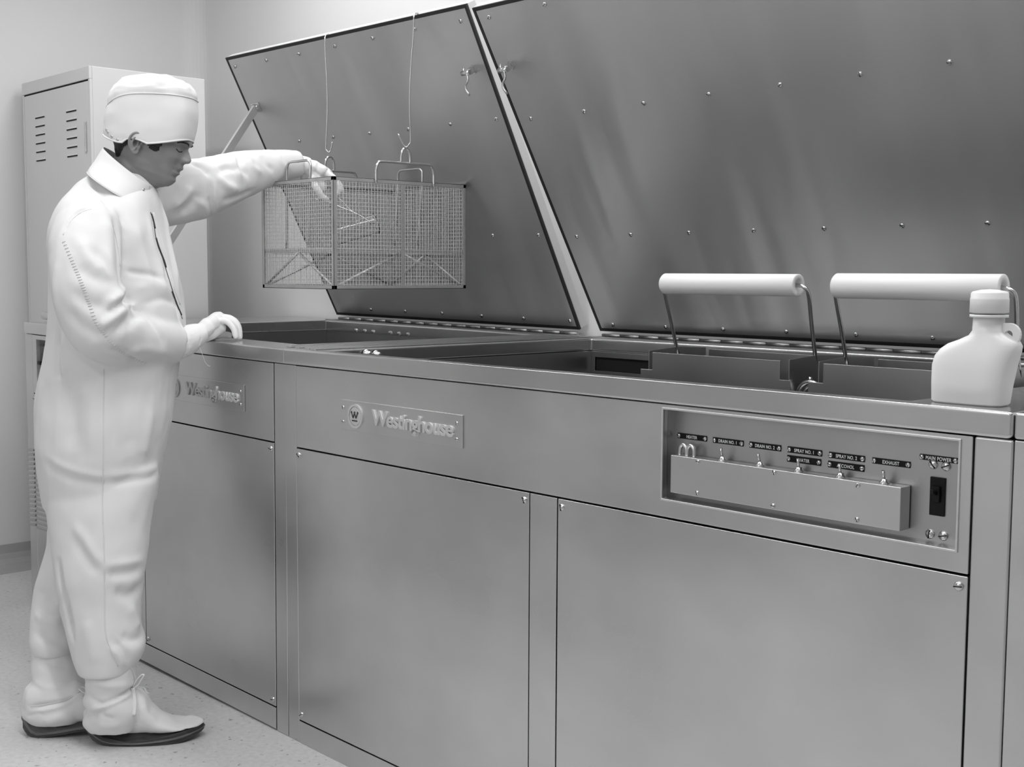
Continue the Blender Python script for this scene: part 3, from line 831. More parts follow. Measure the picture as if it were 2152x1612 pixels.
def finish(me, name, m, parent=None):
    me.materials.clear(); me.materials.append(m); me.name = name
    o = bpy.data.objects.new(name, me); COL.objects.link(o)
    if parent: o.parent = parent
    return o
def bvh(me):
    return BVHTree.FromPolygons([v.co for v in me.vertices], [p.vertices for p in me.polygons])
def cast(tree, x, y):
    h = tree.ray_cast(CAMLOC, px(x, y))
    return h[0]
def segd(P, A, B):
    d = B-A; t = max(0, min(1, (P-A).dot(d)/max(d.length_squared, 1e-12)))
    return (P-A-d*t).length, t
def sculpt(me, strokes, nz=(), sharp=None):
    """strokes: (pixel polyline on the visible surface, width m, amplitude m); nz: (scale vector, amplitude, seed)"""
    tree = bvh(me); me.update()
    segs = []
    for pts, wd_, am in strokes:
        P = [cast(tree, *p) for p in pts]; P = [p for p in P if p is not None]
        if len(P) < 2: continue
        P = catmull(P, 3); lo = Vector([min(q[i] for q in P)-3*wd_ for i in range(3)]); hi = Vector([max(q[i] for q in P)+3*wd_ for i in range(3)])
        segs.append((P, wd_, am, lo, hi))
    N = [v.normal.copy() for v in me.vertices]; co = [v.co.copy() for v in me.vertices]
    for v, n_, c in zip(me.vertices, N, co):
        d = 0.
        for P, wd_, am, lo, hi in segs:
            if c.x < lo.x or c.y < lo.y or c.z < lo.z or c.x > hi.x or c.y > hi.y or c.z > hi.z: continue
            best = 9; bt = 0; m_ = len(P)-1
            for i in range(m_):
                dd, t = segd(c, P[i], P[i+1])
                if dd < best: best = dd; bt = (i+t)/m_
            if best < 3*wd_:
                d += am*math.exp(-(best/wd_)**2)*min(1, 4*bt+.25, 4*(1-bt)+.25)
        for sc, am, sd in nz:
            q = Vector((c.x*sc[0]+sd, c.y*sc[1], c.z*sc[2]))
            k = noise.noise(q)
            d += am*(1-abs(k)*3.2 if sd > 50 else k)
        v.co = c + n_*d
    me.update()
    return me
def seam(tree, pts, r, name, m, parent, lift=.0008, flat=1, n=6, sub=5):
    P = []
    pp = catmull([Vector((a, b, 0)) for a, b in pts], sub)
    for q in pp:
        h = tree.ray_cast(CAMLOC, px(q.x, q.y))
        if h[0] is not None: P.append(h[0]+h[1]*lift)
    if len(P) < 2: return None
    o = MB().tube(P, r, n, flat=flat).build(name, m, parent)
    return o

# --- head (local frame: x' forward, y' to the far side, z' up, tilted forward 20 degrees)
HD = 3.32; TAU = math.radians(20); HC = atd(310, 310, HD)
turn = math.radians(-2)
ex0 = RH*math.cos(turn)-FH*math.sin(turn); ey_ = FH*math.cos(turn)+RH*math.sin(turn)
HXA = ex0*math.cos(TAU)-ZU*math.sin(TAU); HZA = ex0*math.sin(TAU)+ZU*math.cos(TAU)
def hl(x, y, z): return HC + HXA*x + ey_*y + HZA*z
def lerp_tab(tab, z):
    if z <= tab[0][0]: return tab[0][1]
    for (a, b), (c, d) in zip(tab, tab[1:]):
        if z <= c:
            t = (z-a)/(c-a); t = t*t*(3-2*t)*.5+t*.5
            return b+(d-b)*t
    return tab[-1][1]
# face outline without nose
FRONT = [(-.110, .030), (-.090, .060), (-.082, .074), (-.0764, .0850), (-.068, .0925), (-.0581, .0974), (-.0475, .0935), (-.0395, .0990), (-.0370, .1015), (-.0325, .0985), (-.0314, .0978), (-.0300, .0990), (-.0220, .1058), (-.0160, .1030), (-.0072, .1005),
         (.0077, .0985), (.0204, .0990), (.0312, .1000), (.040, .1030), (.0491, .1045), (.065, .1000), (.085, .0920), (.105, .080), (.125, .068), (.140, .045), (.150, .015), (.154, -.01)]
NOSE = [(-.012, 0), (-.0072, .0045), (-.003, .0150), (.0010, .0185), (.0077, .0205), (.014, .0165), (.0204, .0115), (.0300, .0030), (.036, .000)]
NSIG = [(-.007, .0125), (.002, .0125), (.010, .0085), (.020, .0062), (.036, .0060)]
BACK = [(-.110, -.050), (-.08, -.058), (-.05, -.064), (-.03, -.074), (0, -.092), (.03, -.104), (.06, -.108), (.09, -.102), (.12, -.080), (.14, -.055), (.154, -.01)]
HALF = [(-.110, .048), (-.082, .040), (-.070, .046), (-.055, .054), (-.035, .060), (-.01, .0665), (.02, .0715), (.05, .0755), (.08, .0765), (.11, .066), (.135, .046), (.150, .022), (.154, .002)]
def head_pt(z, th, off=0.):
    f = lerp_tab(FRONT, z); b = lerp_tab(BACK, z); h = lerp_tab(HALF, z)
    xc = -.012 if z > -.06 else -.012+(-.06-z)*.5
    xc = min(xc, f-.008); cs, sn = math.cos(th), math.sin(th)
    if cs >= 0:
        p = 2.35 if z > -.03 else 2.35-(-.03-z)*9
        if z > .02: p = max(2.08, 2.35-(z-.02)*8)
        p = max(1.75, p)
        x = xc+(f-xc)*abs(cs)**(2/p)
        y = h*math.copysign(abs(sn)**(2/p), sn)
    else:
        x = xc+(b-xc)*abs(cs); y = h*sn
    # taper the lips and chin sideways
    if cs > 0:
        k_ = min(1, max(0, (z+.024)/.028)); base = .094+.0055*k_*k_*(3-2*k_)
        if f > base and z < .036: x -= (f-base)*(1-math.exp(-(y/.021)**4))*abs(cs)
        N = lerp_tab(NOSE, z); s = lerp_tab(NSIG, z)
        x += N*math.exp(-(abs(y)/s)**2.6)
        # nostril wings
        x += .0055*math.exp(-((abs(y)-.0135)/.0050)**2-((z-.0005)/.0062)**2)
        # brow, eye socket, eyelid, cheek, mouth corner
        ay = abs(y)
        x += .0045*math.exp(-((ay-.030)/.020)**2-((z-.0440)/.0065)**2)
        x -= .0140*math.exp(-((ay-.030)/.0150)**2-((z-.0270)/.0105)**2)
        x += .0115*math.exp(-((ay-.032)/.0115)**2-((z-.0255)/.0088)**2)
        x -= .0020*math.exp(-((ay-.032)/.0120)**2-((z-.0195)/.0016)**2)
        x += .0040*math.exp(-((ay-.046)/.017)**2-((z-.002)/.014)**2)
        x -= .0022*math.exp(-((ay-.0245)/.0040)**2-((z+.0310)/.0050)**2)
        x -= .0016*math.exp(-(max(0, ay-.004)/.017)**2-((z+.0312)/.0013)**2)
    if off:
        L_ = math.hypot(x-xc, y)+1e-6; x += (x-xc)/L_*off; y += y/L_*off
    return hl(x, y, z)
NTH, NZR = 132, 128
zs_ = [-.110+.2638*i/(NZR-1) for i in range(NZR)]
def ths():
    # denser towards the face
    return [2*PI*j/NTH - .55*math.sin(2*PI*j/NTH) for j in range(NTH)]
TH = ths()
hb = MB(); hb.loft([[head_pt(z, t) for t in TH] for z in zs_])
# neck and hidden upper body so head and body are one mesh
def tubeto(mb, P, R_, n=24, flat=1): mb.tube(catmull(P, 3), sum([[a+(b-a)*k/3 for k in range(3)] for a, b in zip(R_, R_[1:])], [])+[R_[-1]], n, flat=flat)
tubeto(hb, [hl(-.012, 0, -.03), hl(-.022, 0, -.09), atd(258, 420, 3.33), atd(245, 520, 3.32), atd(240, 700, 3.32), atd(230, 850, 3.3)], [.052, .056, .062, .11, .10, .11])
# ears: helix, antihelix, tragus, lobe and a shallow dish
for sd in (-1, 1):
    def E(x, z, o): 
        yy = .0665+o*1.25
        return hl(x, sd*yy, z)
    P = [E(.0005, -.001, .004), E(.004, .010, .009), E(.000, .021, .013), E(-.009, .0265, .016), E(-.019, .0235, .0185), E(-.0255, .012, .0195), E(-.0255, -.002, .018), E(-.021, -.014, .014), E(-.013, -.0215, .011), E(-.006, -.0255, .0095), E(-.001, -.0225, .007), E(.000, -.014, .005)]
    hb.tube(catmull(P, 5), .0032, 8)
    hb.tube(catmull([E(-.0005, -.020, .006), E(-.006, -.0215, .008), E(-.012, -.017, .010), E(-.010, -.0245, .009)], 4), .0042, 8)
    hb.tube(catmull([E(-.008, .018, .013), E(-.015, .012, .016), E(-.0175, .001, .0165), E(-.015, -.010, .0135), E(-.010, -.015, .010)], 5), .0027, 8)
    hb.tube(catmull([E(-.001, -.002, .006), E(.001, -.008, .008), E(-.002, -.0125, .007)], 4), .0035, 8)
    # dish behind
    hb.loft([[E(-.012+.0115*k*math.cos(a)-.002, .001+.0235*k*math.sin(a), o) for a in [2*PI*i/20 for i in range(20)]] for k, o in ((.6, -.010), (.8, .002), (.95, .010), (1.0, .0135), (.94, .0148), (.55, .0085), (.2, .0065))])
hm = remeshed(hb, .0023, 1, 'person')
person = finish(hm, 'person', SKIN)
tag(person, 'man in white coverall and cap leaning on the bench, one gloved hand in the basket', 'person')

# hair, brows and lashes
def inpoly(x, y, P):
    c = False; j = len(P)-1
    for i in range(len(P)):
        if (P[i][1] > y) != (P[j][1] > y) and x < (P[j][0]-P[i][0])*(y-P[i][1])/(P[j][1]-P[i][1])+P[i][0]: c = not c
        j = i
    return c
def loc(pxx, pyy):
    u = (pxx-310)*HD/FPX; v_ = -(pyy-310)*HD/FPX
    return u*math.cos(TAU)-v_*math.sin(TAU), u*math.sin(TAU)+v_*math.cos(TAU)
HP = [loc(*p) for p in [(214, 262), (216, 312), (228, 326), (243, 339), (256, 341), (263, 327), (272, 314), (287, 306), (300, 300), (318, 300), (324, 309), (329, 318), (336, 323), (343, 321), (347, 314), (356, 300), (350, 285), (300, 270)]]
hb2 = MB(); grid = {}
NT2, NZ2 = 150, 120
for i in range(NZ2):
    z = -.075+.155*i/(NZ2-1)
    for j in range(NT2):
        t = 2*PI*j/NT2
        p = head_pt(z, t, .0)
        q = p-HC
        grid[i, j] = (z, t, inpoly(q.dot(HXA), q.dot(HZA), HP))
vv = {}
def hv(i, j):
    j %= NT2
    if (i, j) not in vv:
        z, t, _ = grid[i, j]
        inn = sum(grid[min(max(i+a, 0), NZ2-1), (j+b) % NT2][2] for a in (-2, 0, 2) for b in (-2, 0, 2))/9
        vv[i, j] = hb2.bm.verts.new(head_pt(z, t, -.002+.0065*inn + .0012*noise.noise(Vector((t*9, z*30, 0)))))
    return vv[i, j]
for i in range(NZ2-1):
    for j in range(NT2):
        if sum(grid[a, b % NT2][2] for a, b in ((i, j), (i+1, j), (i, j+1), (i+1, j+1))) >= 2:
            f = hb2.bm.faces.new([hv(i, j), hv(i, j+1), hv(i+1, j+1), hv(i+1, j)]); f.smooth = True
hb2.build('hair', HAIR, person, recalc=False)
def facecurve(pts, r, name, flat=.5, lift=.0008):
    for sd in (-1, 1):
        P = []
        for y, z in pts:
            # find theta giving this y
            best = min(range(0, 400), key=lambda k: abs(math.fabs((head_pt(z, k*PI/2/400)-HC).dot(ey_))-y))
            P.append(head_pt(z, sd*best*PI/2/400, lift))
        MB().tube(catmull(P, 4), r, 6).build(name, HAIR, person)
facecurve([(.014, .0400), (.022, .0440), (.032, .0455), (.042, .0430), (.048, .0385)], [.0012]*4+[.0024]*8+[.0014]*5, 'eyebrow')
facecurve([(.021, .0215), (.027, .0188), (.033, .0180), (.039, .0195), (.043, .0225)], .0010, 'eyelash', lift=.0012)

# --- cap
def capy(t, back, side, front):
    c = math.cos(t); 
    if c >= 0: return side+(front-side)*c**1.6
    return side+(back-side)*(-c)**2.0
CAPR = []
#            t-level: (back,side,front y), left, right, lateral half
rows = [((284, 309, 296), 223, 402.5, .080), ((274, 298, 285), 222, 406, .083), ((258, 272, 262), 223, 411, .087), ((247, 240, 238), 226, 414, .090), ((237, 209, 212), 230, 411, .090),
        ((234, 206, 209.5), 232, 410, .0895), ((217, 196, 201), 232, 411, .0905), ((201, 184, 190), 237, 407, .087), ((185, 172.5, 178), 247, 396, .077), ((172, 164, 168), 263, 378, .058), ((162, 159, 161), 288, 356, .030)]
n_ = 64
def capring(row, off=.006, crown=0.):
    (yb, ys, yf), l, r, lat = row; out = []
    for i in range(n_):
        t = 2*PI*i/n_; c, s_ = math.cos(t), math.sin(t)
        wv = crown*(.5*math.sin(9*t+1.3)+.5*math.sin(14*t))
        x = (l+r)/2+(r-l)/2*math.copysign(abs(c)**(2/2.7), c)*(1+wv)
        y = capy(t, yb, ys, yf)
        # dip around the ear
        if row is rows[0]: y -= 12.*math.exp(-((x-299)/17)**4) if abs(s_) > .3 else 0
        P = atd(x, y, HD) + FH*((lat+off)*math.copysign(abs(s_)**(2/2.7), s_)*(1+wv))
        out.append(P)
    return out
cb = MB()
rr = [capring(rows[i], crown=(0, 0, 0, 0, 0, 0, .010, .018, .024, .03, .02)[i]) for i in range(len(rows))]
fine = []
for j in range(len(rr)-1):
    for k in range(4):
        t = k/4; g_ = []
        for i in range(n_):
            p0 = rr[max(0, j-1)][i]; p1 = rr[j][i]; p2 = rr[j+1][i]; p3 = rr[min(len(rr)-1, j+2)][i]
            g_.append(.5*((2*p1)+(p2-p0)*t+(2*p0-5*p1+4*p2-p3)*t*t+(3*p1-p0-3*p2+p3)*t**3))
        fine.append(g_)
fine.append(rr[-1])
top = sum(rr[-1], Vector())/n_+Vector((0, 0, .002))
vs_ = cb.loft(fine, caps=False)
cb.bm.verts.ensure_lookup_table()
lastring = cb.bm.verts[-n_:]
tv = cb.bm.verts.new(top)
for i in range(n_): f = cb.bm.faces.new([lastring[i], lastring[(i+1) % n_], tv]); f.smooth = True
cap = cb.build('cap', CLOTH, person)
so = cap.modifiers.new('t', 'SOLIDIFY'); so.thickness = .0022; so.offset = -1
sb = cap.modifiers.new('s', 'SUBSURF'); sb.levels = 1; sb.render_levels = 1
for i, v in enumerate(cap.data.vertices):
    v.co += (v.co-HC).normalized()*(.0026*noise.noise(v.co*26)+.0016*noise.noise(Vector((v.co.x*30, v.co.y*30, v.co.z*95)))*(2.6 if v.co.z > 1.66 else .6))
# crown seam and rim binding
MB().tube([p+(p-HC).normalized()*.0008 for p in capring(((235.5, 207.5, 211), 230.5, 411.5, .0905))], .0013, 6, closed=True).build('cap_seam', STITCH, cap)
MB().tube([p for p in capring(rows[0], .0065)], .0022, 6, closed=True).build('cap_binding', CLOTH, cap)
# snap studs at the back of the band
ct = bvh(cap.data)
for p in [(223.5, 272), (227, 278), (235, 287), (247, 294)]:
    h = ct.ray_cast(CAMLOC, px(*p))
    if h[0] is None: continue
    nn = h[1] if h[1].dot(FWD) < 0 else -h[1]
    MB().lathe([(.0038, 0), (.0038, .001), (.0030, .0016), (.0014, .0017), (.0012, .0008), (0, .0008)], h[0], nn, n=12).build('snap_stud', BRIGHT, cap)

# --- coverall: torso, legs, sleeves grown into one surface
cv = MB()
torso = [(356, 212, 300, 3.325, .045), (368, 193, 308, 3.32, .062), (385, 165, 318, 3.32, .082), (405, 149, 326, 3.32, .108), (440, 129, 335, 3.32, .160), (490, 116, 347, 3.32, .195), (550, 112, 362, 3.32, .19), (620, 112, 378, 3.31, .18),
         (690, 112, 385, 3.30, .175), (760, 98, 372, 3.30, .18), (820, 87, 362, 3.30, .19), (880, 85, 355, 3.29, .195), (950, 89, 342, 3.29, .195), (1010, 96, 330, 3.29, .18), (1060, 102, 322, 3.28, .15)]
rings = [sec(r[0], r[1], r[2], r[3], r[4]) for r in interp_rings(torso)]
cv.loft(rings)
near = [(930, 130, 300, 3.25, .085), (990, 100, 330, 3.24, .108), (1050, 102, 322, 3.22, .112), (1100, 107, 315, 3.21, .108), (1150, 112, 310, 3.20, .104), (1200, 116, 303, 3.19, .098), (1250, 124, 296, 3.19, .092), (1290, 134, 294, 3.185, .088), (1320, 141, 297, 3.18, .085), (1345, 147, 305, 3.18, .084),
        (1368, 153, 303, 3.18, .082), (1390, 161, 291, 3.18, .080), (1411, 172, 278, 3.18, .078)]
cv.loft([sec(r[0], r[1], r[2], r[3], r[4]) for r in interp_rings(near)])
far = [(930, 150, 270, 3.34, .070), (1000, 128, 285, 3.355, .092), (1060, 114, 285, 3.365, .10), (1110, 107, 265, 3.365, .102), (1150, 103, 240, 3.36, .10), (1190, 90, 205, 3.35, .095), (1230, 78, 185, 3.34, .09), (1270, 73, 175, 3.33, .085), (1310, 69, 168, 3.32, .082), (1345, 68, 165, 3.31, .08), (1368, 73, 160, 3.31, .076)]
cv.loft([sec(r[0], r[1], r[2], r[3], r[4]) for r in interp_rings(far)])
def arm(mb, pts, n=24):
    """pts: (x, y, depth, radius)"""
    P = catmull([atd(a, b, c) for a, b, c, _ in pts], 4)
    R_ = []
    for (_, _, _, r0), (_, _, _, r1) in zip(pts, pts[1:]): R_ += [r0+(r1-r0)*k/4 for k in range(4)]
    mb.tube(P, R_+[pts[-1][3]], n)
arm(cv, [(206, 462, 3.25, .058), (186, 482, 3.15, .086), (178, 540, 3.10, .087), (182, 600, 3.07, .084), (196, 655, 3.07, .083), (222, 695, 3.09, .080), (262, 712, 3.15, .073), (305, 714, 3.21, .068), (345, 720, 3.27, .064), (366, 723, 3.295, .0600)])
arm(cv, [(285, 415, 3.44, .085), (330, 410, 3.50, .092), (375, 402, 3.54, .090), (420, 396, 3.58, .084), (465, 381, 3.64, .076), (510, 366, 3.70, .067), (555, 354, 3.75, .056), (595, 347, 3.79, .047), (628, 345, 3.82, .041)])
cm_ = remeshed(cv, .0062, 5, 'coverall')
ST = [
 # near sleeve
 ([(240, 462), (248, 505), (252, 555), (256, 600), (266, 640)], .010, -.013),
 ([(222, 452), (228, 500), (232, 560), (234, 600)], .020, .006),
 ([(133, 492), (146, 466), (166, 447), (192, 438)], .005, -.004),
 ([(206, 690), (235, 668), (262, 646)], .012, .010), ([(225, 640), (250, 622), (262, 600)], .012, .008),
 ([(225, 662), (250, 640), (268, 628)], .008, -.010), ([(262, 690), (282, 668), (300, 655)], .012, -.008),
 ([(240, 700), (262, 676), (276, 655)], .008, -.007), ([(268, 640), (276, 645), (282, 640)], .007, .009),
 ([(160, 560), (200, 585), (235, 590)], .018, -.005), ([(150, 610), (190, 640), (225, 642)], .016, -.006), ([(140, 650), (180, 690), (215, 700)], .018, -.006),
 ([(190, 520), (225, 560), (240, 610)], .014, -.006), ([(165, 500), (190, 545), (215, 575)], .016, .005),
 ([(300, 660), (330, 690), (345, 730)], .012, -.006), ([(270, 740), (310, 735), (350, 745)], .014, .004), ([(225, 730), (260, 745), (300, 768)], .010, -.004),
 # shoulders and chest
 ([(185, 380), (215, 410), (225, 445)], .016, -.006), ([(250, 440), (262, 500), (262, 560)], .010, -.004), ([(280, 470), (300, 540), (322, 600)], .020, .005),
 ([(262, 570), (300, 575), (340, 585)], .008, -.005), ([(275, 610), (320, 600), (360, 610)], .016, .004), ([(300, 640), (340, 628), (372, 640)], .010, -.004),
 ([(322, 455), (330, 500), (346, 548), (354, 590), (372, 640), (384, 690)], .006, -.009), ([(312, 455), (320, 505), (337, 560), (345, 600)], .008, .004),
 ([(340, 440), (352, 500), (364, 560), (374, 610)], .010, .006),
 # back
 ([(122, 540), (118, 600), (124, 660)], .012, .004), ([(122, 700), (118, 760), (120, 800)], .012, -.009), ([(130, 700), (128, 760), (132, 790)], .010, .004),
 # seat and trousers
 ([(98, 960), (140, 985), (200, 1000), (216, 1003)], .010, .0035), ([(98, 978), (140, 1002), (200, 1016), (216, 1018)], .012, -.005), ([(222, 1000), (270, 995), (318, 985), (334, 975)], .010, .0035), ([(222, 1015), (270, 1012), (318, 1003), (330, 995)], .010, -.005),
 ([(130, 780), (150, 850), (160, 950)], .030, -.008), ([(180, 800), (190, 870), (195, 960)], .030, .006), ([(250, 800), (262, 880), (275, 960)], .030, -.006), ([(320, 850), (310, 920), (300, 960)], .020, .005),
 ([(155, 1100), (185, 1150), (215, 1190)], .014, .006), ([(160, 1130), (185, 1175), (210, 1205)], .014, -.006), ([(222, 1190), (260, 1185), (300, 1175)], .012, .0035), ([(226, 1206), (262, 1204), (296, 1196)], .014, -.008),
 ([(240, 1240), (270, 1250), (296, 1232)], .016, -.008), ([(270, 1270), (285, 1300), (292, 1320)], .014, .006), ([(122, 1180), (128, 1225), (142, 1285), (152, 1345)], .008, -.016),
 ([(80, 1240), (105, 1260), (130, 1262)], .016, -.006), ([(75, 1285), (100, 1305), (130, 1310)], .014, .006), ([(78, 1330), (105, 1345), (140, 1350)], .012, -.006),
 ([(232, 1360), (250, 1380), (262, 1402)], .008, .006), ([(240, 1345), (262, 1370), (272, 1395)], .008, -.006), ([(255, 1335), (280, 1345), (304, 1335)], .014, -.008), ([(180, 1300), (190, 1350), (200, 1400)], .018, .005),
 # far sleeve
 ([(360, 435), (385, 415), (402, 392)], .012, .010), ([(380, 450), (404, 430), (420, 405)], .014, -.008), ([(441, 380), (441, 420), (440, 455)], .006, -.009), ([(447, 378), (450, 420), (449, 450)], .007, .006),
 ([(402, 345), (425, 352), (440, 372)], .010, -.009), ([(412, 335), (440, 345), (452, 365)], .010, .005), ([(455, 370), (475, 390), (500, 398)], .012, .008), ([(462, 360), (480, 352), (500, 360)], .010, -.007),
 ([(500, 328), (506, 350), (520, 372)], .008, -.009), ([(488, 330), (494, 352), (505, 378)], .008, .007), ([(520, 325), (530, 350), (550, 365)], .010, .005), ([(470, 420), (500, 412), (530, 400)], .010, -.007),
 ([(545, 325), (560, 345), (575, 360)], .008, -.005), ([(580, 322), (590, 340), (602, 355)], .007, .004), ([(415, 420), (430, 435), (436, 455)], .010, .006),
]
ST = [(p_, w_, a_*1.25) for p_, w_, a_ in ST]
sculpt(cm_, ST, nz=[((5, 5, 3.2), .0045, 3.1), ((13, 13, 8), .0034, 9.7), ((30, 30, 22), .0016, 17.)])
coverall = finish(cm_, 'coverall', CLOTH, person)
ctree = bvh(cm_)
# seams
seam(ctree, [(218, 776), (217, 860), (217, 960), (216, 1060), (219, 1160), (220, 1260), (222, 1330), (236, 1372), (248, 1400)], .0011, 'side_seam', STITCH, coverall, .0004)
seam(ctree, [(236, 470), (244, 500), (250, 535), (252, 560)], .0010, 'side_seam', STITCH, coverall, .0004)
def ladder(tree, pts, half, gap, r, name):
    """a row of raised cross stitches"""
    P = [cast(tree, q.x, q.y) for q in catmull([Vector((a, b, 0)) for a, b in pts], 12)]; P = [p for p in P if p is not None]
    m = MB(); acc = 0; 
    for a, b in zip(P, P[1:]):
        acc += (b-a).length
        if acc > gap:
            acc = 0; h = tree.find_nearest(a); nrm = h[1]; s_ = nrm.cross(b-a).normalized()*half
            m.tube([a-s_+nrm*.0006+(b-a)*.0, a+nrm*.0014, a+s_+nrm*.0006], r, 4)
    o = m.build(name, STITCH, coverall); o['kind'] = 'stuff'
ladder(ctree, [(133, 505), (150, 545), (165, 580), (178, 612), (188, 640), (203, 680), (225, 708)], .0045, .0055, .0009, 'stitching')
ladder(ctree, [(225, 712), (250, 735), (280, 752), (310, 765)], .0030, .0060, .0006, 'stitching')
seam(ctree, [(133, 494), (146, 468), (166, 449), (192, 439)], .0012, 'side_seam', STITCH, coverall, .0002)
# front opening showing dark between the edges
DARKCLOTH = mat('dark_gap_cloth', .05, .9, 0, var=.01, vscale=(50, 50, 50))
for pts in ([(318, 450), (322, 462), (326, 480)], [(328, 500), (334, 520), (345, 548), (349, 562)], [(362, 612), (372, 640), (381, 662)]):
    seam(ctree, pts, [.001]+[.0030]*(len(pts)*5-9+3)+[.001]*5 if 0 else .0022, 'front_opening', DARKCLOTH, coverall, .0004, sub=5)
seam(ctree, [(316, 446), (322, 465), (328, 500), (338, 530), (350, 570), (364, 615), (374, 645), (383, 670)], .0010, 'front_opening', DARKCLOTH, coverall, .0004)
# edge of the placket
seam(ctree, [(322, 446), (338, 500), (355, 560), (366, 606), (378, 640)], .0022, 'placket_edge', CLOTH, coverall, .0004)

# --- collar
def colring(b, f, lat, n=40, k=1.0, off=0, sag=0):
    """closed ring from back point b to front point f (pixels), half width lat"""
    B_ = atd(*b, 3.33); F_ = atd(*f, 3.30); c = (B_+F_)/2; h = (F_-B_)/2
    out = []
    for i in range(n):
        t = 2*PI*i/n; cs, sn = math.cos(t), math.sin(t)
        out.append(c+h*(1+off)*math.copysign(abs(cs)**.9, cs)+FH*(lat+off*.06)*math.copysign(abs(sn)**.9, sn)+ZU*(sag*sn*sn))
    return out
m = MB()
m.loft([colring((221, 309), (319, 389), .066), colring((214, 322), (318, 398), .070), colring((206, 338), (314, 412), .086), colring((197, 352), (309, 426), .103), colring((193, 362), (306, 436), .117)], caps=False)
co_ = m.build('collar', CLOTH, coverall, smooth=True)
so = co_.modifiers.new('t', 'SOLIDIFY'); so.thickness = .003; so.offset = 0
sb = co_.modifiers.new('s', 'SUBSURF'); sb.levels = 1; sb.render_levels = 1
MB().tube(colring((193, 362), (306, 436), .1175), .0014, 6, closed=True).build('collar_seam', STITCH, co_)
ct2 = bvh(co_.data)
h = ct2.ray_cast(CAMLOC, px(301, 399))
if h[0] is not None:
    nn = h[1] if h[1].dot(FWD) < 0 else -h[1]
    MB().lathe([(.0042, -.001), (.0042, .0022), (.0030, .0030), (.0016, .0031), (.0014, .0016), (0, .0016)], h[0], nn, n=12).build('snap_stud', BRIGHT, co_)
# dark front edge of the collar
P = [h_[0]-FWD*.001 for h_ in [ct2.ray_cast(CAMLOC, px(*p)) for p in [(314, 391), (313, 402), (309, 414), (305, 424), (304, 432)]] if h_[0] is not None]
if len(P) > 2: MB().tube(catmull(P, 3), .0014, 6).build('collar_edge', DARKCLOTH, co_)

# --- boots
def boot(label, prof_top, prof_up, prof_bot, A, Bv, shaft, width, nm='boot'):
    A, Bv = Vector(A), Vector(Bv); ax = (Bv-A); ax.z = 0; Lf = ax.length; ax.normalize()
    nrm = Vector((ax.y, -ax.x, 0))
    if nrm.dot(FWD) > 0: nrm = -nrm
    def sz(p, off=0):
        Q = onp(p[0], p[1], A+nrm*off, nrm); return ((Q-A).dot(ax), max(0, Q.z))
    T_ = sorted(sz(p) for p in prof_top); U_ = sorted(sz(p, .038) for p in prof_up); D_ = sorted(sz(p, .040) for p in prof_bot)
    def li(tab, s):
        if s <= tab[0][0]: return tab[0][1]
        for (a, b), (c, d) in zip(tab, tab[1:]):
            if s <= c: return b+(d-b)*(s-a)/max(c-a, 1e-6)
        return tab[-1][1]
    s0 = U_[0][0]; s1 = U_[-1][0]
    def wid(s):
        t = (s-s0)/(s1-s0); t = min(max(t, 0), 1)
        return width*(.62+.42*math.sin(min(t*1.15, 1)*PI*.62))*math.sqrt(max(0, 1-max(0, (t-.80)/.2)**2*.96))*math.sqrt(max(.02, 1-max(0, (.12-t)/.12)**2))
    m = MB(); R_ = []
    N = 26
    for i in range(N):
        s = s0+(s1-s0)*i/(N-1); zt = max(li(T_, s), li(U_, s)+.012); zb = li(U_, s); w_ = wid(s); c = A+ax*s
        R_.append([c+nrm*(w_*math.cos(t))*(1 if math.sin(t) < .2 else 1-.15*math.sin(t))+ZU*((zb+.004)+(zt-zb-.004)*(.5+.5*math.copysign(abs(math.sin(t))**.8, math.sin(t)))-A.z*0) - ZU*0 for t in [2*PI*k/24 for k in range(24)]])
        for q in R_[-1]: q.z = q.z
    for ring in R_:
        for q in ring: pass
    m.loft(R_)
    m.loft([sec(*r) for r in interp_rings(shaft)])
    me = remeshed(m, .0042, 3, nm)
    # sole: a layered band following the boot's lower edge
    def sole(name, tf0, tf1, ex, mtl, par):
        b = MB(); rg = []
        n = 44; vs = []
        base = []
        for i in range(n):
            t = 2*PI*i/n
            s = (s0+s1)/2+(s1-s0)/2*math.cos(t)*(1+ex*5)
            w_ = (wid(min(max(s, s0+.001), s1-.001))+.003+ex)*abs(math.sin(t))**.55 if abs(math.sin(t)) > 1e-4 else 0
            base.append((s, math.copysign(w_, math.sin(t))))
        for f_ in (tf0, tf1):
            vs += [A+ax*s+nrm*w_+ZU*((li(D_, s)*(1-f_)+(max(li(U_, s), li(D_, s)+.010)+.003)*f_)-0) for s, w_ in base]
        b.poly(vs, [tuple(range(n))[::-1], tuple(range(n, 2*n))]+[(i, (i+1) % n, n+(i+1) % n, n+i) for i in range(n)])
        return b.build(name, mtl, par, bevel=.001)
    return me, sole
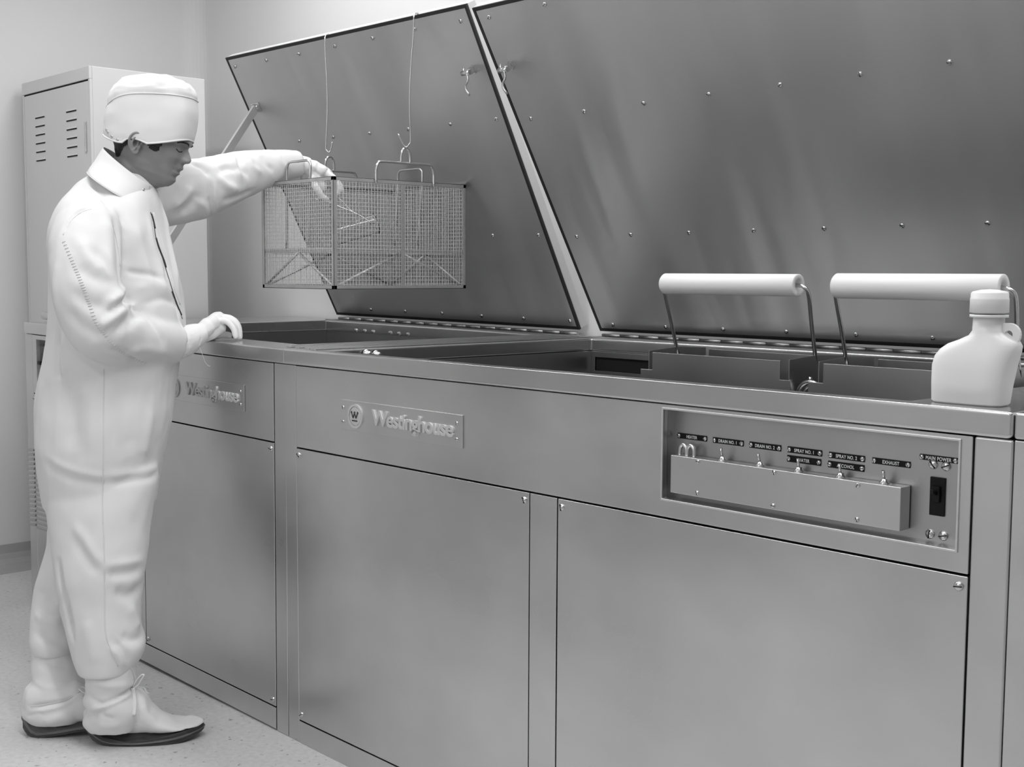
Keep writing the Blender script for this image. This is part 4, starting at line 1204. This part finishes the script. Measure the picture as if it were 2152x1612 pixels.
near_me, near_sole = boot('', [(171, 1500), (184, 1488), (190, 1470), (285, 1440), (306, 1454), (316, 1477), (337, 1497), (368, 1513), (398, 1520.5), (419, 1528), (428, 1532)],
    [(171, 1524), (184, 1536), (200, 1541), (212, 1553), (245, 1558), (286, 1557), (347, 1546), (398, 1534), (427, 1533)],
    [(166, 1536), (181, 1549), (194, 1562), (224, 1570), (286, 1572), (347, 1567), (388, 1557), (419, 1546), (430, 1540)],
    (-.3186, -.4126, 0), (-.1526, -.1533, 0),
    [(1385, 184, 286, 3.18, .066), (1412, 184, 284, 3.18, .065), (1436, 182, 285, 3.18, .060), (1448, 184, 280, 3.18, .056), (1462, 179, 279, 3.175, .055), (1473, 178, 286, 3.175, .056), (1486, 186, 292, 3.175, .054), (1500, 180, 296, 3.175, .050), (1520, 176, 290, 3.175, .044), (1536, 190, 280, 3.175, .036)], .052)
BS = [([(190, 1466), (215, 1478), (245, 1468), (270, 1452), (282, 1444)], .006, -.008), ([(186, 1492), (210, 1486), (245, 1474), (275, 1456)], .006, .006), ([(196, 1512), (206, 1500), (222, 1494)], .005, -.005), ([(210, 1500), (225, 1506), (240, 1508)], .004, -.004),
      ([(205, 1520), (225, 1525), (260, 1522)], .012, .004), ([(300, 1480), (310, 1500), (330, 1520)], .012, .003), ([(195, 1430), (230, 1442), (270, 1436)], .010, .004), ([(186, 1400), (225, 1412), (270, 1405)], .01, -.003)]
sculpt(near_me, BS, nz=[((16, 16, 16), .0026, 5.), ((45, 45, 45), .0010, 8.)])
bn = finish(near_me, 'boot', CLOTH2, person)
near_sole('sole', 0, .44, .0, SOLE, bn); near_sole('sole_welt', .44, .62, .004, WELT, bn); near_sole('sole_welt', .62, 1.0, .0, SOLE, bn)
far_me, far_sole = boot('', [(40, 1500), (55, 1450), (70, 1440), (163, 1430), (190, 1450), (230, 1480), (290, 1505), (330, 1515)],
    [(40, 1510), (52, 1524), (68, 1549), (102, 1545), (167, 1530), (230, 1519), (290, 1509), (330, 1505)],
    [(31, 1520), (40, 1540), (52, 1552), (69, 1555), (102, 1550), (167, 1536), (230, 1526), (290, 1516), (330, 1512)],
    (-.4761, -.5143, 0), (-.30, -.24, 0),
    [(1350, 72, 156, 3.30, .062), (1372, 71, 156, 3.30, .062), (1400, 69, 163, 3.29, .060), (1428, 68, 172, 3.28, .058), (1445, 54, 178, 3.27, .057), (1478, 47, 184, 3.26, .055), (1500, 46, 180, 3.25, .050), (1518, 58, 168, 3.25, .038)], .048)
sculpt(far_me, [([(64, 1484), (95, 1480), (140, 1470), (168, 1452)], .005, -.007), ([(60, 1500), (90, 1494), (130, 1484), (165, 1462)], .006, .005), ([(56, 1506), (75, 1499), (92, 1500)], .004, -.004), ([(70, 1430), (100, 1446), (150, 1440)], .010, .004), ([(80, 1385), (110, 1400), (150, 1400)], .012, -.004), ([(90, 1520), (120, 1510), (160, 1490)], .012, .004)],
       nz=[((16, 16, 16), .0026, 25.), ((45, 45, 45), .0010, 28.)])
bf = finish(far_me, 'boot', CLOTH2, person)
far_sole('sole', 0, .5, .0, SOLE, bf); far_sole('sole_welt', .5, 1.0, .003, WELT, bf)
# laces: bows at the instep
bt = bvh(near_me)
def lace(tree, pts, w_, parent, d0, name='lace'):
    P = []
    for a, b in pts:
        h = tree.ray_cast(CAMLOC, px(a, b))[0]
        P.append(atd(a, b, min(d0, (h-CAMLOC).dot(FWD)-.003)) if h is not None else atd(a, b, d0))
    P = catmull(P, 5)
    MB().tube(P, w_, 6, flat=.45).build(name, CLOTH2, parent)
hh = cast(bt, 276, 1447); dn = (hh-CAMLOC).dot(FWD)-.004 if hh is not None else 3.10
lace(bt, [(279, 1446), (281, 1460), (283, 1480), (281, 1504)], .0062, bn, dn)
lace(bt, [(279, 1447), (290, 1440), (300, 1424), (303, 1419), (298, 1418), (288, 1428), (279, 1444)], .0030, bn, dn)
lace(bt, [(279, 1446), (292, 1444), (303, 1446), (308, 1455), (313, 1457)], .0026, bn, dn+.02)
lace(bt, [(279, 1446), (284, 1432), (281, 1415), (276, 1404)], .0022, bn, dn+.01)
bt2 = bvh(far_me)
hh = cast(bt2, 170, 1452); dn2 = (hh-CAMLOC).dot(FWD)-.004 if hh is not None else 3.2
lace(bt2, [(166, 1448), (172, 1454), (180, 1458), (188, 1460)], .0028, bf, dn2); lace(bt2, [(170, 1444), (176, 1444), (180, 1452), (175, 1461), (170, 1459)], .0022, bf, dn2)
lace(bt2, [(64, 1484), (95, 1481), (140, 1471), (168, 1452)], .0016, bf, dn2)

# --- hands in gloves
def fing(mb, pts, r, n=14):
    P = [Vector(p) for p in pts]; Q = catmull(P, 5); k = len(Q)
    R_ = [r*(1.06-.20*i/(k-1)) for i in range(k)]; R_[-1] *= .62; R_[-2] *= .90
    mb.tube(Q, R_, n)
def glove(parent, wrist, rw, gaunt, mcps, fingers, radii, thumb, rt, extra=()):
    m = MB()
    W_ = Vector(wrist)
    for q, r in mcps: m.tube(catmull([W_, W_.lerp(Vector(q), .5)+Vector((0, 0, .003)), Vector(q)], 4), [rw]*4+[rw*.8]*4+[r], 16)
    for (q, r), (q2, r2) in zip(mcps, mcps[1:]):
        m.tube([Vector(q), Vector(q2)], [r, r2], 14)
        m.tube([W_.lerp(Vector(q), .6), W_.lerp(Vector(q2), .6)], [rw*.82, rw*.82], 14)
    for F_, r in zip(fingers, radii): fing(m, F_, r)
    fing(m, thumb, rt)
    P = catmull([g_[0] for g_ in gaunt], 4); R_ = []
    for a, b in zip(gaunt, gaunt[1:]): R_ += [a[1]+(b[1]-a[1])*k/4 for k in range(4)]
    m.tube(P, R_+[gaunt[-1][1]], 24)
    for F_, r in extra: fing(m, F_, r)
    me = remeshed(m, .0024, 2, 'glove')
    return me
def A_(x, y, d): return atd(x, y, d)
# right hand: knuckles arched, fingertips on the bench rim
mc = [(A_(456, 672, 3.405), .0135), (A_(459, 667, 3.425), .0140), (A_(461, 665, 3.445), .0140), (A_(462, 668, 3.465), .0135)]
fs_ = [[A_(456, 673, 3.405), A_(476, 676, 3.405), A_(490, 690, 3.405), A_(496, 711, 3.408)],
       [A_(459, 668, 3.425), A_(482, 671, 3.424), A_(498, 686, 3.424), A_(504, 712, 3.428)],
       [A_(461, 666, 3.445), A_(486, 670, 3.446), A_(501, 687, 3.446), A_(505, 713, 3.450)],
       [A_(462, 669, 3.465), A_(484, 674, 3.470), A_(497, 690, 3.470), A_(500, 713, 3.474)]]
th1 = [A_(424, 708, 3.425), A_(446, 708, 3.445), A_(468, 703, 3.455), A_(487, 706, 3.465)]
EX1 = [([A_(426, 702, 3.395), A_(448, 694, 3.415), A_(468, 683, 3.43)], .0225), ([A_(426, 704, 3.42), A_(448, 696, 3.44), A_(468, 686, 3.452)], .0215), ([A_(428, 700, 3.385), A_(452, 688, 3.41), A_(474, 690, 3.425)], .0155), ([A_(428, 702, 3.41), A_(452, 690, 3.435), A_(474, 691, 3.45)], .0155)]
g1 = glove(person, A_(424, 697, 3.375), .0225, [(A_(362, 724, 3.30), .047), (A_(388, 717, 3.335), .0415), (A_(408, 706, 3.355), .0345), (A_(424, 699, 3.372), .0270)], mc, fs_, [.0086, .0094, .0096, .0092], th1, .0105, extra=EX1)
sculpt(g1, [([(418, 672), (420, 690), (421, 715), (418, 726)], .0022, -.0030), ([(385, 690), (395, 710), (398, 735)], .006, -.0035), ([(380, 700), (386, 730), (384, 755)], .007, .003), ([(495, 680), (500, 695), (501, 710)], .002, -.002), ([(430, 700), (450, 690), (470, 684)], .006, .0015)],
       nz=[((24, 24, 24), .0018, 2.), ((70, 70, 70), .0006, 4.)])
gl1 = finish(g1, 'glove', GLOVE, person)
MB().tube(catmull([A_(417, 727, 3.35), A_(420, 731, 3.34), A_(425.6, 746, 3.34), A_(431, 761, 3.345), A_(437, 768, 3.35), A_(442, 770, 3.35)], 5), .0006, 5).build('loose_thread', STITCH, gl1)
# left hand: closed on the tongs inside the basket
mc2 = [(A_(684, 362, 3.830), .0140), (A_(690, 366, 3.850), .0145), (A_(693, 371, 3.870), .0145), (A_(692, 377, 3.888), .0135)]
fs2 = [[A_(684, 363, 3.830), A_(706, 378, 3.825), A_(714, 400, 3.835), A_(704, 414, 3.855)],
       [A_(690, 367, 3.850), A_(711, 384, 3.845), A_(717, 406, 3.855), A_(706, 421, 3.872)],
       [A_(693, 372, 3.870), A_(711, 390, 3.868), A_(715, 411, 3.878), A_(702, 424, 3.890)],
       [A_(692, 378, 3.888), A_(706, 395, 3.890), A_(709, 412, 3.898), A_(697, 423, 3.905)]]
th2 = [A_(652, 372, 3.815), A_(664, 394, 3.812), A_(676, 412, 3.825), A_(690, 421, 3.845)]
g2 = glove(person, A_(650, 350, 3.825), .0215, [(A_(616, 346, 3.812), .0300), (A_(634, 347, 3.818), .0285), (A_(650, 350, 3.825), .0260)], mc2, fs2, [.0090, .0098, .0096, .0086], th2, .0110,
           extra=[([A_(655, 356, 3.83), A_(668, 378, 3.84), A_(680, 400, 3.855)], .021)])
sculpt(g2, [([(637, 328), (640, 345), (642, 368)], .003, -.003), ([(655, 345), (668, 360), (672, 385)], .006, .003), ([(648, 360), (655, 375), (656, 392)], .004, -.003), ([(672, 350), (690, 360), (702, 375)], .006, .002)],
       nz=[((24, 24, 24), .0022, 12.), ((70, 70, 70), .0007, 14.)])
gl2 = finish(g2, 'glove', GLOVE, person)

# tongs and beaker
TG = MB()
def T3(x, y, d): return atd(x, y, d)
TG.tube(catmull([T3(664, 419, 3.82), T3(690, 425, 3.84), T3(712, 434, 3.85), T3(742, 446, 3.86), T3(768, 460, 3.865), T3(792, 482, 3.87)], 5), .0023, 8)
TG.tube(catmull([T3(700, 408, 3.85), T3(716, 420, 3.855), T3(732, 437, 3.86), T3(744, 446, 3.864), T3(762, 452, 3.88), T3(786, 470, 3.90)], 5), .0023, 8)
TG.tube([T3(741, 445, 3.858), T3(742, 446, 3.868)], .004, 8)
tg = TG.build('tongs', BRIGHT); tag(tg, 'slender crossed wire tongs held in the gloved hand inside the basket', 'tongs')
c0 = T3(702, 496, 3.86); c1 = T3(790, 470, 3.90); ax = (c1-c0).normalized(); Lb = (c1-c0).length; R_ = .030
m = MB(); m.lathe([(0, 0), (R_*.9, 0), (R_, .004), (R_, Lb-.006), (R_+.003, Lb), (R_+.001, Lb+.001), (R_-.0022, Lb-.004), (R_-.0022, .006), (R_*.86, .003), (0, .003)], c0, ax, n=36)
bk = m.build('beaker', GLASS); tag(bk, 'clear glass beaker lying tilted on the shelf inside the wire basket', 'beaker')
